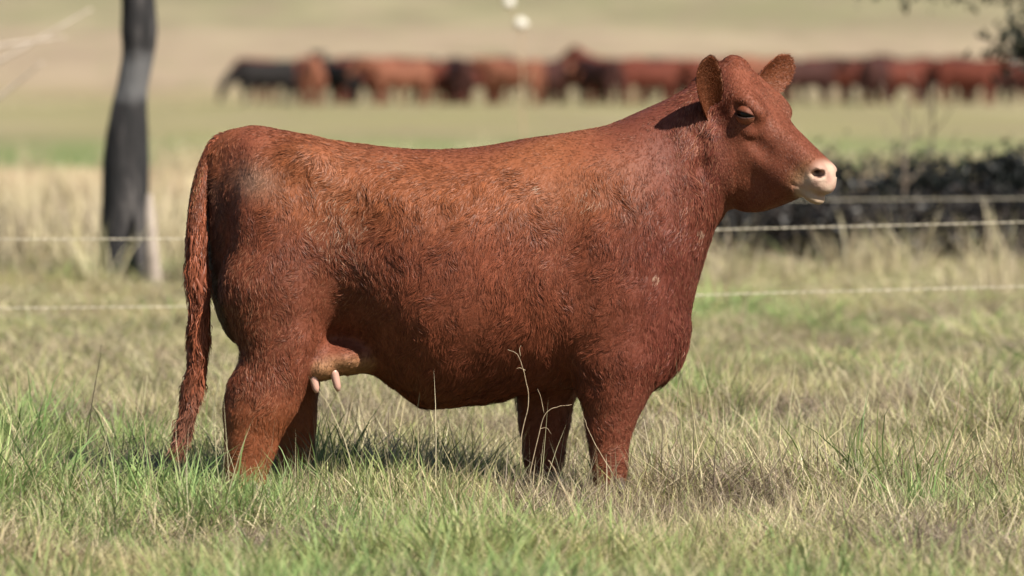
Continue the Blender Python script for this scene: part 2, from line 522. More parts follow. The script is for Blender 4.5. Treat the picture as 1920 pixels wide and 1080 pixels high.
def main_cow():
    fl = Field((-1.13, -0.60, 0.0), (1.20, 0.46, 1.64), 0.0072)
    trunk = [(388, 320, 500, .05, 0), (398, 272, 560, .105, 0), (420, 248, 620, .145, 0), (446, 240, 645, .200, 0), (485, 236, 664, .262, 0), (560, 250, 668, .285, 0),
             (640, 266, 655, .300, 0), (720, 275, 698, .355, 0), (800, 281, 758, .398, 0), (900, 275, 750, .402, 0),
             (1000, 258, 737, .380, 0), (1080, 246, 727, .350, 0), (1140, 234, 732, .318, 0), (1200, 208, 728, .285, -.005),
             (1250, 186, 682, .240, -.015), (1285, 168, 610, .205, -.025), (1310, 159, 520, .175, -.035), (1335, 170, 440, .15, -.045),
             (1355, 198, 408, .12, -.05), (1374, 255, 370, .06, -.055)]
    tb = [(bx(u), bz(t), bz(b), w, o) for u, t, b, w, o in trunk]
    loft(fl, tb, lambda x, y, z: (x, y, z), ((-2, -2, -2), (2, 2, 2)), 0.01, 2.45, 0.0, 1.95)
    # hams, hooks and shoulders
    for sgn in (-1, 1):
        fl.ell((bx(518), sgn * .172, bz(455)), (.125, .125, .30), 0.06)
        fl.ell((bx(472), sgn * .21, bz(500)), (.045, .060, .25), 0.045)
        fl.ell((bx(540), sgn * .19, bz(550)), (.14, .100, .19), 0.09)
        fl.ell((bx(1140), sgn * .215, bz(480)), (.19, .125, .34), 0.12)
        fl.ell((bx(1185), sgn * .13, bz(640)), (.15, .12, .17), 0.10)
    fl.ell((bx(840), 0, bz(640)), (.30, .26, .185), 0.08)
    fl.ell((bx(1212), -.02, bz(625)), (.125, .15, .15), 0.08)
    for sgn in (-1, 1):
        fl.ell((bx(575), sgn * .20, bz(300)), (.07, .055, .05), 0.09)
        fl.ell((bx(655), sgn * .425, bz(400)), (.11, .08, .12), 0.12, None, True)
        fl.ell((bx(1068), sgn * .440, bz(470)), (.03, .06, .22), 0.10, None, True)
    # near hind, far hind, near fore, far fore
    fl.chain(bp3([(505, -.19, 540, .17), (530, -.20, 635, .125), (522, -.205, 688, .108), (497, -.205, 738, .117), (482, -.205, 772, .099), (474, -.205, 830, .079), (465, -.205, 880, .060),
                  (463, -.205, 925, .055), (470, -.205, 968, .058)]), 0.045, 0.74)
    fl.chain(bp3([(510, .19, 540, .17), (530, .19, 660, .13), (540, .18, 740, .085), (548, .17, 800, .062), (548, .17, 860, .052), (548, .17, 930, .050),
                  (556, .17, 968, .055)]), 0.06, 0.8)
    fl.chain(bp3([(1150, -.20, 560, .17), (1150, -.20, 670, .135), (1149, -.20, 730, .105), (1141, -.20, 795, .070), (1141, -.20, 850, .050), (1143, -.20, 880, .044),
                  (1143, -.20, 935, .040), (1152, -.20, 970, .055)]), 0.05, 0.78)
    fl.chain(bp3([(1080, .19, 560, .16), (1040, .19, 680, .115), (1024, .19, 740, .094), (1021, .19, 800, .080), (1020, .19, 862, .062), (1020, .19, 930, .052),
                  (1030, .19, 970, .058)]), 0.05, 0.85)
    # udder
    fl.ell((bx(645), -.09, bz(668)), (.115, .16, .062), 0.06)
    fl.ell((bx(606), -.17, bz(684)), (.055, .085, .045), 0.04)
    # head
    head = [(-40, -44, -110, .032, 0), (-20, -32, -150, .056, 0), (0, -19, -178, .074, 0), (30, -10, -198, .106, 0), (68, -13, -214, .127, 0), (108, -24, -226, .124, 0),
            (155, -30, -228, .095, 0), (190, -30, -218, .083, 0), (222, -30, -192, .075, 0), (248, -30, -154, .069, 0), (266, -31, -120, .067, 0),
            (282, -38, -106, .060, 0), (294, -56, -94, .034, 0)]
    ht = [(t * S, a * S, b * S, w, o) for t, a, b, w, o in head]
    def hx(x, y, z):
        dx, dy, dz = x - HEAD0[0], y - HEAD0[1], z - HEAD0[2]
        return (dx * HT[0] + dy * HT[1] + dz * HT[2], dx * HL[0] + dy * HL[1] + dz * HL[2], dx * HN[0] + dy * HN[1] + dz * HN[2])
    loft(fl, ht, hx, ((bx(1270), -0.6, bz(450)), (1.3, 0.4, 1.8)), 0.035, 3.3, -0.13, 2.4)
    for sgn in (-1, 1):
        fl.ell(hp(98, -34, sgn * .096), (.062, .036, .028), 0.045, HROT)            # brow ridge
        fl.ell(hp(150, -108, sgn * .070), (.075, .032, .05), 0.035, HROT)            # cheek bone under the eye
        fl.ell(hp(124, -165, sgn * .074), (.10, .044, .09), 0.05, HROT)            # jaw muscle
        fl.ell(hp(218, -100, sgn * .058), (.08, .020, .035), 0.04, HROT)              # facial crest
        fl.ell(hp(105, -50, sgn * .138), (.042, .020, .020), 0.022, HROT, True)      # eye socket
        fl.ell(hp(172, -80, sgn * .108), (.050, .012, .018), 0.030, HROT, True)
        fl.ell(hp(127, -74, sgn * .100), (.030, .016, .018), 0.018, HROT)            # bag under the eye
        fl.ell(hp(70, -88, sgn * .152), (.045, .020, .035), 0.030, HROT, True)       # temple
        fl.ell(hp(276, -50, sgn * .040), (.034, .030, .030), 0.016, HROT)            # nostril wing
    fl.ell(hp(8, -16, 0), (.038, .032, .030), 0.045, HROT)                              # poll
    fl.ell(hp(284, -66, 0), (.050, .064, .040), 0.02, HROT)                            # muzzle pad
    fl.ell(hp(279, -95, 0), (.060, .055, .027), 0.004, HROT)                        # chin
    for sgn in (-1, 1):
        a, b = hp(252, -95, sgn * .072), hp(300, -84, sgn * .060)
        fl.chain([(*a, .004), (*((a + b) / 2), .004), (*b, .003)], 0.005, 1, True)     # mouth
        nr = np.stack([HT * .8 + HN * .6, HL, HN * .8 - HT * .6], 1)
        fl.ell(hp(281, -48, sgn * .056), (.024, .028, .0145), 0.008, nr, True)       # nostril
    fl.chain(bp3([(1308, -.215, 250, .022), (1318, -.222, 310, .026), (1338, -.205, 372, .022)]), 0.05, 1, True)     # fold behind the jaw
    # elbow crease and flank hollow
    fl.chain(bp3([(1082, -.36, 660, .02), (1088, -.33, 720, .03)]), 0.06, 1, True)
    V, Q = fl.surface()
    return relax(V, Q, 2, 0.5), Q

CY = 20.0
cow = empty('cow', (0, CY, 0))
tag(cow, 'large rust red cow standing side on in the grass, head turned', 'cow')
BV, BQ = main_cow()
BN = vert_normals(BV, BQ)

def head_coords(P):
    D = P - HEAD0
    return D @ HT / S, D @ HN / S, D @ HL

def sstep(a, b, x):
    t = np.clip((x - a) / (b - a), 0, 1)
    return t * t * (3 - 2 * t)

n_big = smooth_noise(3, 0.16)
n_mid = smooth_noise(4, 0.055)
n_fine = smooth_noise(5, 0.02)

def coat_colour(P):
    """coat pigment over the cow, with some sheen and shade painted in"""
    u = P[:, 0] / S + 960
    v = (EYE - P[:, 2]) / S + 100
    base = np.array([0.196, 0.056, 0.028])
    C = np.tile(base, (len(P), 1))
    a = 0.5 + 0.28 * n_big(P)
    C = C * (0.86 + 0.30 * np.clip(a, 0, 1))[:, None]
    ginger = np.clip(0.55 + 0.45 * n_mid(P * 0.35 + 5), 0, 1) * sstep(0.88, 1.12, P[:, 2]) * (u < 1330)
    C = C * (1 - 0.65 * ginger[:, None]) + 0.65 * ginger[:, None] * np.array([0.285, 0.094, 0.034])  # ginger back, strengthened to paint its golden sheen into the colour
    # wine red over neck and chest
    w = sstep(1080, 1260, u) * (1 - sstep(1330, 1390, u))
    C = C * (1 - 0.7 * w[:, None]) + 0.7 * w[:, None] * np.array([0.128, 0.031, 0.023])
    # grey dusty patch on the pin bone, dirty hair behind the hams with the rump's shade painted in
    d = np.exp(-(((u - 482) / 40) ** 2 + ((v - 332) / 30) ** 2)) * (P[:, 1] < 0)
    C = C * (1 - 0.55 * d[:, None]) + 0.55 * d[:, None] * np.array([0.36, 0.24, 0.17])
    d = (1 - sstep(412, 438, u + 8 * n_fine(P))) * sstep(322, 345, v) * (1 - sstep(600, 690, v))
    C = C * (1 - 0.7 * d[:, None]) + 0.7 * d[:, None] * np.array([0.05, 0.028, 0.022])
    # lower legs are ginger
    d = sstep(700, 800, v) * (u < 640)
    C = C * (1 - 0.5 * d[:, None]) + 0.5 * d[:, None] * np.array([0.30, 0.092, 0.032])
    # udder: pale tan
    q1 = np.sqrt(((P[:, 0] - bx(645)) / .115) ** 2 + ((P[:, 1] + .09) / .16) ** 2 + ((P[:, 2] - bz(668)) / .062) ** 2)
    q2 = np.sqrt(((P[:, 0] - bx(606)) / .055) ** 2 + ((P[:, 1] + .17) / .085) ** 2 + ((P[:, 2] - bz(684)) / .045) ** 2)
    d = (1 - sstep(1.0, 1.3, np.minimum(q1, q2))) * sstep(650, 680, v)
    C = C * (1 - d[:, None]) + d[:, None] * np.array([0.37, 0.185, 0.09])
    # bare flesh-coloured muzzle
    t, n, b = head_coords(P)
    hd = (t > 225) & (P[:, 0] > bx(1440)) & (P[:, 2] > bz(420))
    m = sstep(250, 276, t - 0.12 * (n + 64) + .6 * np.minimum(n + 88, 0)) * hd
    nz = np.clip(.5 + .35 * n_fine(P * 1.3), 0, 1)[:, None]
    C = C * (1 - m[:, None]) + m[:, None] * (np.array([0.44, 0.26, 0.20]) * (1 - nz) + nz * np.array([0.54, 0.40, 0.30]))
    m2 = np.exp(-((t - 258) / 16) ** 2 - ((n + 72) / 26) ** 2) * hd
    C = C * (1 - 0.6 * m2[:, None]) + 0.6 * m2[:, None] * np.array([0.42, 0.24, 0.11])
    ch = sstep(262, 276, t) * sstep(-86, -90, n) * hd
    C = C * (1 - ch[:, None]) + ch[:, None] * np.array([0.46, 0.33, 0.23])
    # lining of the nostrils
    for sgn in (-1, 1):
        q = np.sqrt(((t - 279) / 11.0) ** 2 + ((n + 49) / 7.5) ** 2 + ((b - sgn * .046) / .016) ** 2)
        q = (1 - sstep(0.75, 1.05, q))[:, None]
        C = C * (1 - q) + q * np.array([0.035, 0.012, 0.012])
    return C

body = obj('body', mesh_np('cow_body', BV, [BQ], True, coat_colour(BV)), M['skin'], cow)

# ------------------------------------------------------------------ hair coat
def sample_surface(V, Q, n, weight=None, seed=1):
    r = np.random.default_rng(seed)
    A = 0.5 * np.linalg.norm(np.cross(V[Q[:, 2]] - V[Q[:, 0]], V[Q[:, 3]] - V[Q[:, 1]]), axis=1)
    if weight is not None: A = A * weight
    f = r.choice(len(Q), n, p=A / A.sum())
    a, b = r.random((2, n, 1))
    q = Q[f]
    P = (1 - a) * ((1 - b) * V[q[:, 0]] + b * V[q[:, 3]]) + a * ((1 - b) * V[q[:, 1]] + b * V[q[:, 2]])
    return P, f

def strands_mesh(name, P, Nn, D, L, W, lift, C, seed=2, sink=0.003, roll=0.45, curl=0.0):
    """flat tapering hairs: root pair, middle pair, tip"""
    r = np.random.default_rng(seed)
    n = len(P)
    side = nrmz(np.cross(D, Nn))
    ang = r.normal(0, roll, n)[:, None]
    side = side * np.cos(ang) + Nn * np.sin(ang)
    L = L[:, None]; W = W[:, None]; lift = lift[:, None]
    cv = r.normal(0, 1, (n, 1)) * curl
    s0 = np.cross(D, Nn)
    p0 = P - Nn * np.minimum(sink, .07 * L)
    p1 = P + D * L * 0.55 + Nn * L * lift + s0 * L * cv
    p2 = P + D * L + Nn * L * lift * r.uniform(0.4, 1.2, (n, 1)) - s0 * L * cv * 0.6
    V = np.stack([p0 - side * W * .5, p0 + side * W * .5, p1 - side * W * .45, p1 + side * W * .45, p2], 1).reshape(-1, 3)
    i = np.arange(n)[:, None] * 5
    q = i + np.array([[0, 1, 3, 2]])
    t = i + np.array([[2, 3, 4]])
    CC = np.repeat(C, 5, 0) * np.tile(np.array([.85, .85, 1, 1, 1.12]), n)[:, None]
    return mesh_np(name, V, [q, t], True, CC)

def rotate_about(D, Nn, ang):
    c, s = np.cos(ang)[:, None], np.sin(ang)[:, None]
    return D * c + np.cross(Nn, D) * s

def fur_on_body():
    FC = (BV[BQ[:, 0]] + BV[BQ[:, 2]]) / 2
    t, n, b = head_coords(FC)
    snout = (t + .6 * np.minimum(n + 88, 0) > 255) & (FC[:, 0] > bx(1440)) & (FC[:, 2] > bz(420))
    w = np.where(snout, 0.0, 1.0)
    w = np.where((FC[:, 0] > bx(1340)) & (t > -60) & (~snout), 4.0, w)
    w = np.where(FC[:, 1] > 0.10, w * 0.45, w)
    locks = 88000
    per = 5
    P, f = sample_surface(BV, BQ, locks, w, 11)
    Nn = nrmz(BN[BQ[f]].mean(1))
    u = P[:, 0] / S + 960
    v = (EYE - P[:, 2]) / S + 100
    t, n, b = head_coords(P)
    face = sstep(-30, 30, t) * (u > 1340)
    leg = sstep(690, 760, v) * ((u < 600) | (u > 970))
    topl = sstep(0.45, 0.9, Nn[:, 2])
    neck = sstep(1150, 1280, u) * (1 - face)
    D = np.zeros_like(P)
    D += np.array([-0.28, 0, -1.0])
    D = D * (1 - topl[:, None]) + topl[:, None] * np.array([-1.0, 0, -0.1])
    hams = (1 - sstep(480, 640, u)) * (1 - leg)
    D += hams[:, None] * np.array([0.10, 0, -0.3])
    D += neck[:, None] * np.array([-0.15, 0, -0.4])
    D = D * (1 - face[:, None]) + face[:, None] * (HT * 0.35 - np.array([0.1, 0, 0.75]) + HL * 0.0)
    D = D - Nn * (D * Nn).sum(1)[:, None]
    D = nrmz(D)
    wild = 0.30 + 0.30 * sstep(-0.4, 0.9, n_big(P * 1.1 + 3)) * (1 - topl)
    sleek = (1 - sstep(300, 370, v + 25 * n_big(P + 1))) * sstep(620, 760, u)
    wild = wild * (1 - .45 * sleek)
    wild = wild * (1 - 0.6 * face)
    D = rotate_about(D, Nn, wild * (0.8 * n_mid(P) + 0.75 * n_fine(P)))
    L = 0.026 + 0.010 * np.clip(n_big(P + 9), -1, 1.3)
    L = L * (1 - 0.45 * topl) * (1 - .22 * sleek) * (1 - 0.58 * face) * (1 - 0.4 * leg * (u > 900)) * (1 + 0.10 * neck)
    low = sstep(560, 720, v) * (1 - leg)
    L = L * (1 + 0.35 * low) * (1 + 0.25 * hams)
    udd = np.exp(-(((u - 630) / 60) ** 2 + ((v - 690) / 34) ** 2)) * (P[:, 1] > -0.27)
    L = L * (1 - 0.75 * udd)
    L = L * rng.uniform(0.65, 1.25, locks)
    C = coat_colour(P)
    tip = P + D * L[:, None]
    # split each lock into hairs that draw together towards its tip
    PP = np.repeat(P, per, 0); NN = np.repeat(Nn, per, 0); DD = np.repeat(D, per, 0); LL = np.repeat(L, per)
    spread = np.repeat(np.clip(L, 0.008, 0.03) * 0.20, per)[:, None]
    sidev = np.cross(DD, NN)
    jit = rng.normal(0, 1, (len(PP), 2))
    R0 = PP + (sidev * jit[:, :1] * 1.1 + DD * jit[:, 1:] * 1.6) * spread
    TT = np.repeat(tip, per, 0) + (R0 - PP) * 0.45
    d2 = TT - R0
    L2 = np.linalg.norm(d2, axis=1)
    d2 = nrmz(d2)
    CC = np.repeat(C * rng.normal(1, 0.19, (locks, 1)).clip(0.6, 1.5), per, 0) * rng.normal(1, 0.12, (len(PP), 1)).clip(0.6, 1.5)
    # scattered paler hairs, painting in the coat's glints and dust
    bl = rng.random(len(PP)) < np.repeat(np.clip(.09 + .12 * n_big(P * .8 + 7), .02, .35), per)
    # dried mud and chaff caught in the coat
    for (fu, fv, fr) in ((738, 308, 22), (1104, 366, 26), (600, 345, 20), (640, 420, 60), (1008, 355, 8), (1313, 432, 6), (1226, 516, 9), (1250, 318, 5)):
        q = np.repeat(((u - fu) / fr) ** 2 + ((v - fv) / fr) ** 2 < 1, per) & (rng.random(len(PP)) < (.10 if fr > 10 else .6))
        CC[q] = np.array([0.42, 0.27, 0.19])
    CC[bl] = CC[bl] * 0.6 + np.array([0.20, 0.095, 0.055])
    W = np.repeat(np.clip(L, 0.016, 0.03) * 0.056, per)
    liftv = np.repeat(0.11 + 0.05 * np.clip(n_fine(P + 2), -1.5, 1.5) + 0.05 * low, per)
    liftv = liftv * (1 - 0.4 * np.repeat(face, per))
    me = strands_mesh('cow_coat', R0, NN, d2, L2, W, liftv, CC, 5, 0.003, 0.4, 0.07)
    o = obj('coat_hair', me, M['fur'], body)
    o['kind'] = 'stuff'
fur_on_body()

# ------------------------------------------------------------------ ears
def ear(base, tip, face_dir, width, name='ear', seed=1):
    """cupped leaf: base -> tip, opening towards face_dir"""
    base, tip = np.array(base), np.array(tip)
    ax = tip - base
    Ln = np.linalg.norm(ax); ax = ax / Ln
    fd = np.array(face_dir, float); fd = nrmz(fd - ax * (fd @ ax))
    sd_ = np.cross(ax, fd)
    nu, nv = 22, 13
    V = []
    for layer in (0, 1):
        for i in range(nu):
            s = i / (nu - 1)
            w = width * (0.36 + 0.64 * math.sin(min(1, s / 0.62) * math.pi / 2)) * (1 if s < 0.62 else math.sqrt(max(0.0, 1 - ((s - 0.62) / 0.40) ** 2)))
            cup = (1 - s) ** 0.6 * 1.25 + 0.30
            for j in range(nv):
                q = (j / (nv - 1) - 0.5) * 2
                a = q * cup
                lat = w * math.sin(a) / max(math.sin(cup) if cup < math.pi / 2 else 1, 0.3)
                dep = w * (1 - math.cos(a)) * 0.9
                th = 0.006 * (1 - abs(q) ** 4) * (1 if layer else -1) * math.sqrt(max(0, 1 - s ** 6))
                bend = 0.05 * Ln * s * s
                V.append(base + ax * (s * Ln) + sd_ * lat + fd * (dep - 0.25 * w + bend) - fd * th)
    V = np.array(V)
    Q = []
    for i in range(nu - 1):
        for j in range(nv - 1):
            a = i * nv + j
            Q.append((a, a + 1, a + nv + 1, a + nv))
            k = nu * nv + a
            Q.append((k, k + nv, k + nv + 1, k + 1))
    m = nu * nv
    for j in range(nv - 1):
        a = (nu - 1) * nv + j
        Q.append((a, a + 1, m + a + 1, m + a)); Q.append((j + 1, j, m + j, m + j + 1))
    for i in range(nu - 1):
        a = i * nv; b = a + nv - 1
        Q.append((a, a + nv, m + a + nv, m + a)); Q.append((b + nv, b, m + b, m + b + nv))
    Q = np.array(Q)
    colr = np.tile(np.array([0.205, 0.062, 0.027]), (len(V), 1))
    colr[:m] = np.array([0.22, 0.08, 0.038])
    o = obj(name, mesh_np('cow_ear', V, [Q], True, colr), M['skin'], cow)
    Nn = vert_normals(V, Q)
    # orient normals away from the ear's middle sheet
    P, f = sample_surface(V, Q, 9000, None, seed)
    fn = nrmz(np.cross(V[Q[f, 2]] - V[Q[f, 0]], V[Q[f, 3]] - V[Q[f, 1]]))
    D = nrmz(np.tile(ax * 0.9 - np.array([0, 0, .35]), (len(P), 1)) - fn * (fn @ (ax * 0.9 - np.array([0, 0, .35])))[:, None])
    D = rotate_about(D, fn, rng.normal(0, 0.35, len(P)))
    s = ((P - base) @ ax) / Ln
    edge = np.abs((P - base) @ sd_) / width
    L = 0.009 + 0.006 * np.clip(edge, 0, 1.2)
    C = np.array([0.205, 0.062, 0.027]) * rng.normal(1, 0.18, (len(P), 1)).clip(.5, 1.5)
    hm = strands_mesh('ear_hair', P, fn, D, L * rng.uniform(.7, 1.3, len(P)), np.full(len(P), .0013), np.full(len(P), .10), C, seed + 3, .002, .5, .1)
    h = obj('ear_hair', hm, M['fur'], o)
    h['kind'] = 'stuff'
    return o

ear(hp(56, -108, -.112), HEAD0 + np.array([bx(1314) - bx(1385), -.255, bz(106) - bz(105)]), HF * 0.90 + np.array([0, -.62, -.05]), 0.058, seed=21)
ear(hp(34, -62, .108), HEAD0 + np.array([bx(1488) - bx(1385), .22, bz(116) - bz(105)]), np.array([.75, -.62, -.10]), 0.064, seed=22)

# ------------------------------------------------------------------ eyes
def sphere_patch(c, r, rot, lat0, lat1, nu=20, nv=10, thick=0.0):
    V, Q = [], []
    for i in range(nv + 1):
        la = lat0 + (lat1 - lat0) * i / nv
        for j in range(nu):
            lo = 2 * math.pi * j / nu
            V.append(np.array(c) + rot @ np.array([r[0] * math.cos(la) * math.cos(lo), r[1] * math.cos(la) * math.sin(lo), r[2] * math.sin(la)]))
    for i in range(nv):
        for j in range(nu):
            k = (j + 1) % nu
            Q.append((i * nu + j, i * nu + k, (i + 1) * nu + k, (i + 1) * nu + j))
    return np.array(V), np.array(Q)

EYEC = {}
for sgn in (-1, 1):
    c = hp(106, -51, sgn * .108)
    EYEC[sgn] = c
    V, Q = sphere_patch(c, (.034, .030, .030), HROT, -math.pi / 2, math.pi / 2, 24, 14)
    e = obj('eye', mesh_np('cow_eye', V, [Q]), M['eye'], cow)
    out = HL * sgn
    # level axis of the lid opening in the face plane
    lv = nrmz(HF * 0.98 - np.array([0, 0, .20]))
    upv = np.cross(lv, out) * (1 if sgn < 0 else -1)
    if upv[2] < 0: upv = -upv
    for which, (a0, a1, colr, rr) in enumerate((((R(9)), R(100), (0.17, 0.05, 0.024), .0375), (R(-100), R(-15), (0.30, 0.11, 0.06), .0370))):
        V = []
        nu, nv = 17, 9
        for i in range(nv):
            for j in range(nu):
                lon = R(-78) + R(156) * j / (nu - 1)
                fall = math.cos(lon) ** 0.6
                a = a0 * fall + (a1 - a0 * fall) * i / (nv - 1) if which == 0 else a1 * fall + (a0 - a1 * fall) * i / (nv - 1)
                d = lv * math.sin(lon) + (out * math.cos(a) + upv * math.sin(a)) * math.cos(lon)
                V.append(c + d * rr * (1.05 if i == 0 else 1.04 if i == 1 else 1.0))
        Q = []
        for i in range(nv - 1):
            for j in range(nu - 1):
                a = i * nu + j
                Q.append((a, a + 1, a + nu + 1, a + nu))
        lc = np.tile(np.array(colr), (nu * nv, 1)); lc[:nu] = (.02, .010, .008); lc[nu:2 * nu] *= .75
        me = mesh_np('eyelid', np.array(V), [np.array(Q)], True, lc)
        l = obj('eyelid', me, M['skin'], e)
        so = l.modifiers.new('thickness', 'SOLIDIFY'); so.thickness = 0.0025

# ------------------------------------------------------------------ teats and hooves
for (u, v, y, l) in ((588, 704, -.225, .070), (628, 700, -.22, .072), (606, 700, -.03, .040), (644, 696, -.03, .040)):
    z0 = bz(v) + .028
    path = [(bx(u) + .006 * k * 0.6, y, z0 - l * k / 5 * 1.1) for k in range(6)]
    V, q, t = tube(path, [.016, .0155, .015, .014, .013, .006], 10)
    obj('teat', mesh_np('teat', V, [q, t], True, np.array((0.60, 0.34, 0.27))), M['wet'], cow)
for (u, y) in ((478, -.205), (562, .17), (1158, -.20), (1036, .19)):
    for dy in (-.026, .026):
        path = [(bx(u) - .012, y + dy * .8, .105), (bx(u), y + dy, .07), (bx(u) + .014, y + dy, .035), (bx(u) + .022, y + dy, .004)]
        V, q, t = tube(path, [.030, .036, .043, .047], 12)
        obj('hoof', mesh_np('hoof', V, [q, t]), M['hoof'], cow)

# ------------------------------------------------------------------ tail
def build_tail():
    pts = resample([(450, -.0, 275, .045), (416, -.005, 268, .050), (392, -.03, 312, .052), (376, -.07, 370, .047), (371, -.10, 430, .044), (372, -.12, 500, .041),
                    (377, -.13, 570, .040), (374, -.13, 640, .036), (368, -.13, 700, .032), (358, -.13, 755, .024), (346, -.13, 805, .010), (340, -.13, 825, .003)], 70)
    path = np.array([(bx(u), y, bz(v)) for u, y, v, r in pts])
    rad = pts[:, 3] * 0.70
    V, q, t = tube(path, rad, 16)
    tail = obj('tail', mesh_np('cow_tail', V, [q, t], True, np.array([0.15, 0.046, 0.022])), M['skin'], cow)
    # hair: short at the root, matted twisting ropes below
    J = Join()
    r = np.random.default_rng(77)
    n = 13000
    s = r.random(n) ** 0.9
    a = r.uniform(0, 2 * np.pi, n)
    T = nrmz(np.gradient(path, axis=0))
    i = np.clip((s * 69).astype(int), 0, 69)
    Sd = nrmz(np.cross(T, np.array([0.31, 0.9, 0.17]))); Ud = np.cross(Sd, T)
    nn = np.cos(a)[:, None] * Sd[i] + np.sin(a)[:, None] * Ud[i]
    P = np.stack([np.interp(s * 69, np.arange(70), path[:, c]) for c in range(3)], 1) + nn * np.interp(s * 69, np.arange(70), rad)[:, None]
    D = nrmz(T[i] + np.array([0, 0, -.15]))
    D = nrmz(D - nn * (D * nn).sum(1)[:, None])
    rope = np.sin(7 * np.arctan2(np.sin(a), np.cos(a)) / 2 + s * 30)
    D = rotate_about(D, nn, 0.35 * sstep(.3, .5, s) * np.sin(s * 46 + 2 * a) + r.normal(0, .16, n))
    long_ = sstep(0.28, 0.45, s)
    L = 0.018 + 0.045 * long_
    C = np.array([0.23, 0.068, 0.033]) * (1 + 0.30 * rope)[:, None] * r.normal(1, .15, (n, 1)).clip(.5, 1.5)
    end = sstep(0.62, 0.9, s)[:, None]
    C = C * (1 - .45 * end) + .45 * end * np.array([0.22, 0.13, 0.10]) * r.normal(1, .25, (n, 1)).clip(.4, 1.6)
    dung = np.exp(-((s - .24) / .05) ** 2)[:, None] * (r.random((n, 1)) < .55) * (np.abs(np.sin(a / 2 + .4))[:, None] > .3)
    C = C * (1 - .6 * dung) + .6 * dung * np.array([0.16, 0.11, 0.04])
    me = strands_mesh('tail_hair', P, nn, D, L * r.uniform(.7, 1.3, n), 0.0022 + 0.0016 * long_, 0.10 + 0.10 * long_ * (rope > 0.2), C, 8, .002, .5, .08)
    h = obj('tail_hair', me, M['fur'], tail); h['kind'] = 'stuff'
    # ropes of matted hair winding down the switch
    J = Join()
    for k in range(15):
        ph = r.uniform(0, 6.28); s0 = r.uniform(.34, .6); s1 = min(.99, s0 + r.uniform(.35, .6))
        if k < 6: s1 = r.uniform(.93, 1.0)
        m = 46
        ss = np.linspace(s0, s1, m)
        fi = ss * 69
        base = np.stack([np.interp(fi, np.arange(70), path[:, c]) for c in range(3)], 1)
        rr = np.interp(fi, np.arange(70), rad)
        ang = ph + r.choice([-1, 1]) * ss * r.uniform(5, 11) + .4 * np.sin(ss * 40 + ph)
        p = base + (np.cos(ang) * (rr + .003))[:, None] * np.array([1, 0, 0]) + (np.sin(ang) * (rr + .003))[:, None] * np.array([0, 1, 0])
        w = .0085 * np.sin(np.linspace(.25, 1, m) * np.pi) ** .5 * (1 + .25 * np.sin(ss * 90 + ph))
        V, q, t = tube(p, np.maximum(w, .0012), 6)
        J.add(V, q, t, np.array([0.23, 0.068, 0.035]) * r.uniform(.65, 1.35))
    h = obj('tail_locks', J.mesh('tail_locks'), M['fur'], tail); h['kind'] = 'stuff'
build_tail()

# ------------------------------------------------------------------ distant herd
def herd_mesh(name, kind):
    fl = Field((-1.25, -0.55, 0.0), (1.75, 0.55, 1.75), 0.03)
    tb = [(-1.0, 1.15, .85, .08, 0), (-.95, 1.27, .68, .2, 0), (-.75, 1.32, .56, .27, 0), (-.3, 1.27, .50, .34, 0), (.15, 1.28, .50, .36, 0), (.5, 1.32, .52, .30, 0),
          (.68, 1.26, .60, .2, 0), (.76, 1.1, .75, .1, 0)]
    loft(fl, tb, lambda x, y, z: (x, y, z), ((-2, -2, -2), (2, 2, 2)), .02, 2.4, .08)
    for sx, x0 in ((-1, -.78), (1, .50)):
        for sy in (-1, 1):
            o = sy * .05 * sx
            fl.chain([(x0, sy * .19, .75, .17), (x0 - .04, sy * .19, .52, .10), (x0 - (.07 if sx < 0 else 0) + o, sy * .18, .40, .07), (x0 - .02 + o, sy * .18, .12, .05), (x0 + .02 + o, sy * .18, .03, .065)], .06)
    if kind == 'grazing':
        nk = [(.55, 0, 1.05, .24), (.95, 0, .80, .16), (1.15, .02, .55, .13)]
        hd = [(1.13, .02, .58, .13), (1.20, .02, .40, .10), (1.27, .02, .18, .075)]
        ears = [(1.10, .62)]
    elif kind == 'alert':
        nk = [(.5, 0, 1.1, .26), (.85, 0, 1.32, .18), (1.0, 0, 1.48, .14)]
        hd = [(1.0, 0, 1.50, .14), (1.22, -.05, 1.36, .105), (1.42, -.1, 1.24, .075)]
        ears = [(.98, 1.56)]
    else:
        nk = [(.5, 0, 1.1, .26), (.85, 0, 1.18, .18), (1.05, .03, 1.20, .15)]
        hd = [(1.05, .03, 1.22, .14), (1.24, .05, 1.05, .10), (1.38, .07, .88, .078)]
        ears = [(1.03, 1.28)]
    fl.chain(nk, .1); fl.chain(hd, .06)
    for ex, ez in ears:
        for sy in (-1, 1):
            fl.chain([(ex, sy * .11, ez, .05), (ex - .04, sy * .24, ez + .02, .055), (ex - .05, sy * .31, ez + .01, .03)], .03)
    fl.chain([(-.93, 0, 1.25, .05), (-1.04, 0, 1.1, .045), (-1.05, 0, .7, .035), (-1.05, 0, .45, .05)], .04)
    V, Q = fl.surface()
    return mesh_np(name, relax(V, Q, 1), [Q])

